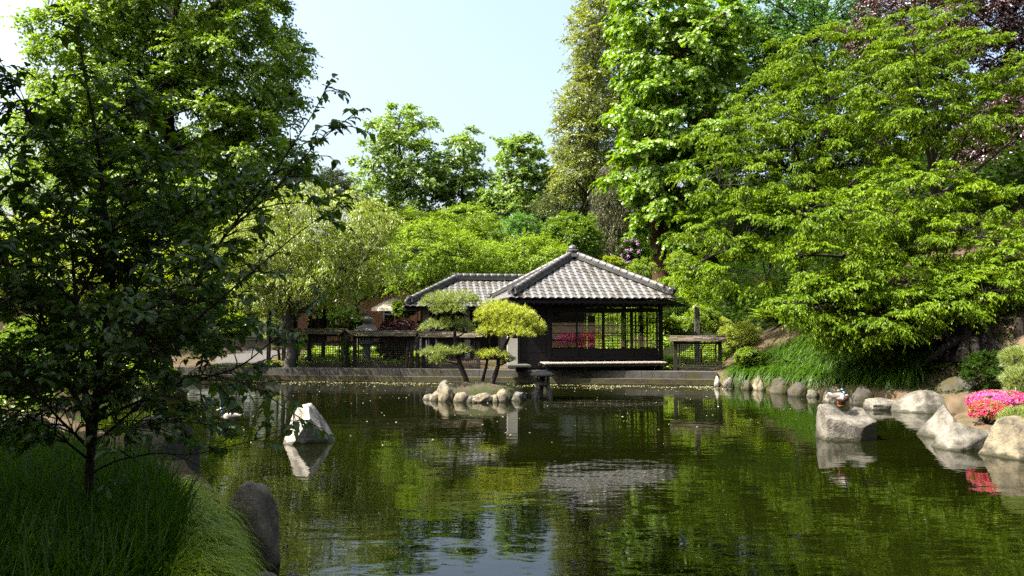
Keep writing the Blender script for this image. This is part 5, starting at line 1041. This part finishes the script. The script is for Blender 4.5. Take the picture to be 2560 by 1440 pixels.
cover('ground_cover', 'dark woodland growth far behind the tea house roof', [(-2, 46), (9, 46), (17, 52), (17, 66), (-6, 68)], 16000, .30, L_dark, 197, h=1.6)
cover('ground_cover', 'scattered low plants on the open sandy slope at the right', [(12.5, 17), (15.5, 13), (22, 12), (26, 24), (16, 26), (13.2, 21)], 9000, .10, L_rhodo, 198, h=.25)
# ivy on the gatepost
rg = np.random.default_rng(191); n = 260; a_ = rg.uniform(0, 6.28, n); z = rg.uniform(.05, 1.2, n); P = np.stack([.14 * np.cos(a_), .14 * np.sin(a_), z], 1) + np.array(ivp.location); D = np.stack([np.cos(a_), np.sin(a_), -.8 + 0 * a_], 1)
leaves('ivy', P, D, D * (1, 1, 0) + rg.normal(size=(n, 3)) * .3, .08 * rg.uniform(.6, 1.2, n), .8, KITE, L_dark, ivp, rg=rg)
# hosta
rg = np.random.default_rng(192); b = G(684, 29.5); n = 40; a_ = rg.uniform(0, 6.28, n); P = b + np.stack([.12 * np.cos(a_), .12 * np.sin(a_), .25 + 0 * a_], 1); D = np.stack([np.cos(a_), np.sin(a_), rg.uniform(-.2, .6, n)], 1)
t = empty('hosta', b, 'small bright hosta plant in front of the grey trunk', 'plant'); leaves('leaves', P, D, np.array([0, 0, 1.]) + D * .3, .22 * rg.uniform(.7, 1.1, n), .55, LEAF, L_cover, t, rg=rg)

# ---------------------------------------------------------------- stump
b = W(2430, 905, 20.8); b[2] = gz(b[0], 20.8); stump_mat = pmat('rotten_wood', (.030, .022, .015), (.012, .009, .007), 6, .95, .03, 16, stretch=(1, 1, .25)); t = empty('tree_stump', b, 'broken dark tree stump with a tall jagged spike on the right bank', 'tree stump')
n = 26; an = np.arange(n) * 2 * math.pi / n; rg = np.random.default_rng(195); rad = .42 * (1 + .22 * np.sin(an * 5 + 1) + .12 * rg.normal(size=n)); hh = .62 + .75 * np.exp(-((an - .25 + math.pi) % (2 * math.pi) - math.pi) ** 2 / .35) + .10 * rg.normal(size=n); rows = []
for k, f in enumerate((0, .15, .4, .7, 1.0)):
    r = rad * (1.9, 1.35, 1.05, .95, .86)[k]; rows.append(np.stack([r * np.cos(an), r * np.sin(an), hh * f - (.25 if k == 0 else 0)], 1))
rows.append(np.stack([rad * .6 * np.cos(an), rad * .6 * np.sin(an), hh * .9 - .08], 1)); rows.append(np.stack([rad * .2 * np.cos(an), rad * .2 * np.sin(an), 0 * an + .35], 1))
i = np.arange(n); j = (i + 1) % n; MBs = MB(); MBs.add(np.concatenate(rows), [np.concatenate([np.stack([k * n + i, k * n + j, (k + 1) * n + j, (k + 1) * n + i], 1) for k in range(6)])]); MBs.build('wood', stump_mat, t)
rt = MB()
for az in (3.3, 4.3, 5.2, 5.9, .3): rt.tube([(.35 * math.cos(az), .35 * math.sin(az), .3), (.75 * math.cos(az), .75 * math.sin(az), .10), (1.3 * math.cos(az), 1.3 * math.sin(az), -.25)], [.14, .10, .05], 7)
rt.build('roots', stump_mat, t, True)
b = W(2550, 845, 20.5); b[2] = gz(b[0], 20.5); t = empty('tree_stump', b, 'short sawn-off dark stump at the right edge', 'tree stump'); MB().lathe((0, 0, -.2), [(.17, 0), (.13, .2), (.12, .55), (.10, .57)], 12).build('wood', bark, t)
MB().lathe((0, 0, .372), [(.10, 0), (.098, .01)], 12).build('cut_face', wood_grey, t)

# ---------------------------------------------------------------- near dogwood, close to the camera
rg = np.random.default_rng(201); DY = 6.2; b = G(215, DY)
t = empty('dogwood', b, 'shaded dogwood sapling with big drooping leaves in front of the pond at left', 'tree')
STEMS = [([(222, 1150, 0), (150, 1090, -.1), (60, 1050, -.2), (-30, 1040, -.2)], .010, .9), ([(228, 1100, 0), (330, 1070, -.2), (450, 1050, -.3), (540, 1065, -.3)], .010, .6), ([(240, 1000, 0), (130, 930, -.2), (20, 890, -.3), (-40, 880, -.3)], .012, 1), ([(250, 900, 0), (400, 800, .1), (520, 720, .2), (600, 680, .2)], .012, 1), ([(190, 760, -.2), (260, 620, -.2), (330, 480, -.2), (370, 400, -.2)], .011, 1), ([(285, 700, .1), (200, 600, .3), (120, 500, .4), (60, 440, .4)], .011, 1), ([(240, 950, 0), (340, 880, .2), (420, 830, .3), (520, 820, .3), (600, 800, .3)], .011, .9), ([(262, 520, .1), (330, 450, .2), (420, 390, .2), (480, 360, .2)], .010, .9),
         ([(212, 1330, 0), (222, 1200, 0), (232, 1080, .05), (250, 900, .1), (285, 700, .15), (262, 520, .1), (240, 330, .05), (210, 180, 0), (196, 75, 0)], .038, 1.0),
         ([(225, 1150, 0), (215, 960, -.2), (190, 760, -.3), (175, 560, -.35), (190, 430, -.3)], .022, 1), ([(232, 1080, 0), (140, 900, .3), (95, 760, .45), (70, 600, .5), (25, 420, .5), (15, 350, .55)], .020, 1),
         ([(250, 900, .1), (330, 760, .35), (380, 600, .5), (400, 470, .55), (420, 400, .6)], .018, 1), ([(240, 1000, .1), (330, 930, -.1), (450, 780, -.25), (560, 590, -.3), (680, 440, -.3), (780, 290, -.25), (818, 215, -.2)], .020, .5),
         ([(560, 590, -.3), (680, 480, -.45), (800, 350, -.5), (885, 285, -.5)], .009, .35), ([(280, 960, -.1), (420, 860, -.5), (560, 740, -.7), (700, 620, -.8), (800, 540, -.8), (840, 520, -.8)], .014, .3),
         ([(225, 1060, 0), (330, 1010, .2), (460, 960, .3), (600, 920, .3), (720, 820, .3), (800, 740, .25)], .013, .3), ([(225, 1120, 0), (350, 1010, -.3), (500, 930, -.5), (620, 960, -.6), (690, 1000, -.6), (735, 1040, -.6), (790, 1065, -.6)], .012, .35),
         ([(215, 1190, 0), (290, 1150, -.2), (400, 1130, -.4), (470, 1140, -.5), (560, 1120, -.5), (660, 1095, -.5), (730, 1060, -.5)], .010, .15), ([(222, 1120, 0), (130, 1030, -.4), (60, 940, -.6), (-20, 880, -.6)], .014, 1),
         ([(285, 700, .15), (360, 640, .0), (430, 560, -.1), (540, 480, -.1), (620, 420, -.1)], .012, 1), ([(190, 760, -.3), (110, 680, -.5), (40, 640, -.6), (-30, 600, -.6)], .011, 1), ([(262, 520, .1), (180, 450, .0), (100, 340, -.1), (40, 230, -.1), (5, 175, -.1)], .011, 1), ([(240, 330, 0), (300, 270, .1), (350, 250, .15), (390, 260, .2)], .007, .9),
         ([(232, 1040, 0), (300, 900, -.5), (350, 800, -.8), (450, 700, -.9), (520, 650, -1.0)], .013, 1), ([(215, 960, -.2), (120, 830, .1), (60, 760, .2), (-30, 700, .2)], .012, 1)]
mb = MB(); LP, LD, LN, LL = [], [], [], []
def spray(p, d, n, ln):
    """a shoot ending in drooping opposite leaves"""
    d = nrm(d); L_ = .05 * n; e = p + d * L_ + (0, 0, -.02); mb.tube(np.stack([p, (p + e) / 2 + (0, 0, .01), e]) - b, [.0035, .0028, .0015], 4, cap=False)
    for k in range(n):
        f = (k + 1) / n; q = p + (e - p) * f; sd = nrm(np.cross(d, (0, 0, 1)) + rg.normal(size=3) * .2)
        for s in (-1, 1):
            LP.append(q); LD.append(d * rg.uniform(.3, .8) + sd * s * rg.uniform(.5, 1) + np.array([0, 0, -rg.uniform(.1, .75)])); LN.append(np.array([0, 0, 1.]) + rg.normal(size=3) * .35 + d * .3); LL.append(ln * rg.uniform(.65, 1.15))
for st, r, dens in STEMS:
    P = np.array([W(x, y, DY + dz) for x, y, dz in st]); seg = np.r_[0, np.cumsum(np.linalg.norm(np.diff(P, axis=0), axis=1))]; kk = np.linspace(0, seg[-1], max(8, int(seg[-1] / .09)))
    Q = np.stack([np.interp(kk, seg, P[:, i]) for i in range(3)], 1); Q[1:-1] = (Q[:-2] + Q[1:-1] + Q[2:]) / 3; mb.tube(Q - b, np.maximum(.0035, r * (1 - .85 * np.linspace(0, 1, len(Q)))), 8)
    tg = nrm(np.gradient(Q, axis=0)); s0 = .30 if r > .03 else .16
    for q, d, k in zip(Q, tg, np.linspace(0, 1, len(Q))):
        if k < s0: continue
        for _ in range(rg.poisson(5.0 * dens * (1 if k < .75 else .45))):
            side = nrm(np.cross(d, rg.normal(size=3))) * (1, 1, .5); L_ = rg.uniform(.10, .42) * (1.25 - k); e = q + nrm(side + d * .6 + (0, 0, .15)) * L_
            mb.tube(np.stack([q, (q + e) / 2 + (0, 0, .02), e]) - b, [.0055, .0045, .003], 4, cap=False)
            for _ in range(rg.integers(1, 4)): spray(e, side + d * .7 + rg.normal(size=3) * .4, rg.integers(1, 4), .088)
        if k > .9: spray(q, d, 2, .09)
P = np.array(LP); leaves('crown', P, np.array(LD), np.array(LN), np.array(LL), .58, LEAF, L_dogwood, t, rg=rg); mb.build('trunk', bark, t, True)
print('dogwood leaves', len(P))
# trees standing behind and left of the viewer: they shade the near bank
def shade_tree(label, base, E, n, seed, rc=.8, T=26, K=9, ln=.2):
    rg = np.random.default_rng(seed); b = np.array(base, float); C, O = spread(rg, E, n, (.3, .98), front=1); t = empty('shade_tree', b, label, 'tree')
    P, D, N, Lf, ti, *_ = twig_leaves(rg, C, np.full(len(C), rc), T, K, ln, O, flat=.5); leaves('crown', P, D, N, Lf, .8, KITE, L_dark, t, ti)
    V, Fs = branches(rg, b, np.array(E[0][0]), C, .3, 8); mesh_np('trunk', V, Fs, bark, t, smooth=True)
shade_tree('broad dark tree on the near bank, left of the viewer and out of the picture', (-10.2, 3.2, .4), [((-7.0, 5.4, 8.2), (3.2, 3.4, 1.7)), ((-10.2, 4.0, 7.6), (3.0, 3.8, 2.0)), ((-5.6, 2.6, 8.8), (2.6, 3.2, 1.7)), ((-11.2, 8.2, 7.8), (3.0, 3.0, 1.9)), ((-8.8, 6.8, 8.4), (3.0, 2.6, 1.5))], 290, 211, T=28)
for k, (x, y, h, r) in enumerate([(-20, 4, 13, 5), (-22, 14, 12, 5), (-17, -8, 14, 5), (-8, -14, 15, 5.5), (3, -16, 15, 6), (13, -13, 15, 5.5), (21, -4, 15, 6), (24, 8, 15, 5)]):
    shade_tree(['big tree in the grove left of the viewer', 'second big tree in the grove left of the viewer', 'big tree behind the viewer at the left', 'tall tree in the grove behind the viewer', 'tallest tree straight behind the viewer', 'tall tree behind the viewer at the right', 'big tree on the right slope beside the viewer', 'big tree on the right slope ahead of the viewer, out of the picture'][k], (x, y, gz(x, y) - .1), [((x, y, gz(x, y) + h * .62), (r, r, h * .36)), ((x, y, gz(x, y) + h * .35), (r * .9, r * .9, h * .25))], 90, 220 + k, 1.5, 18, 6, .55)
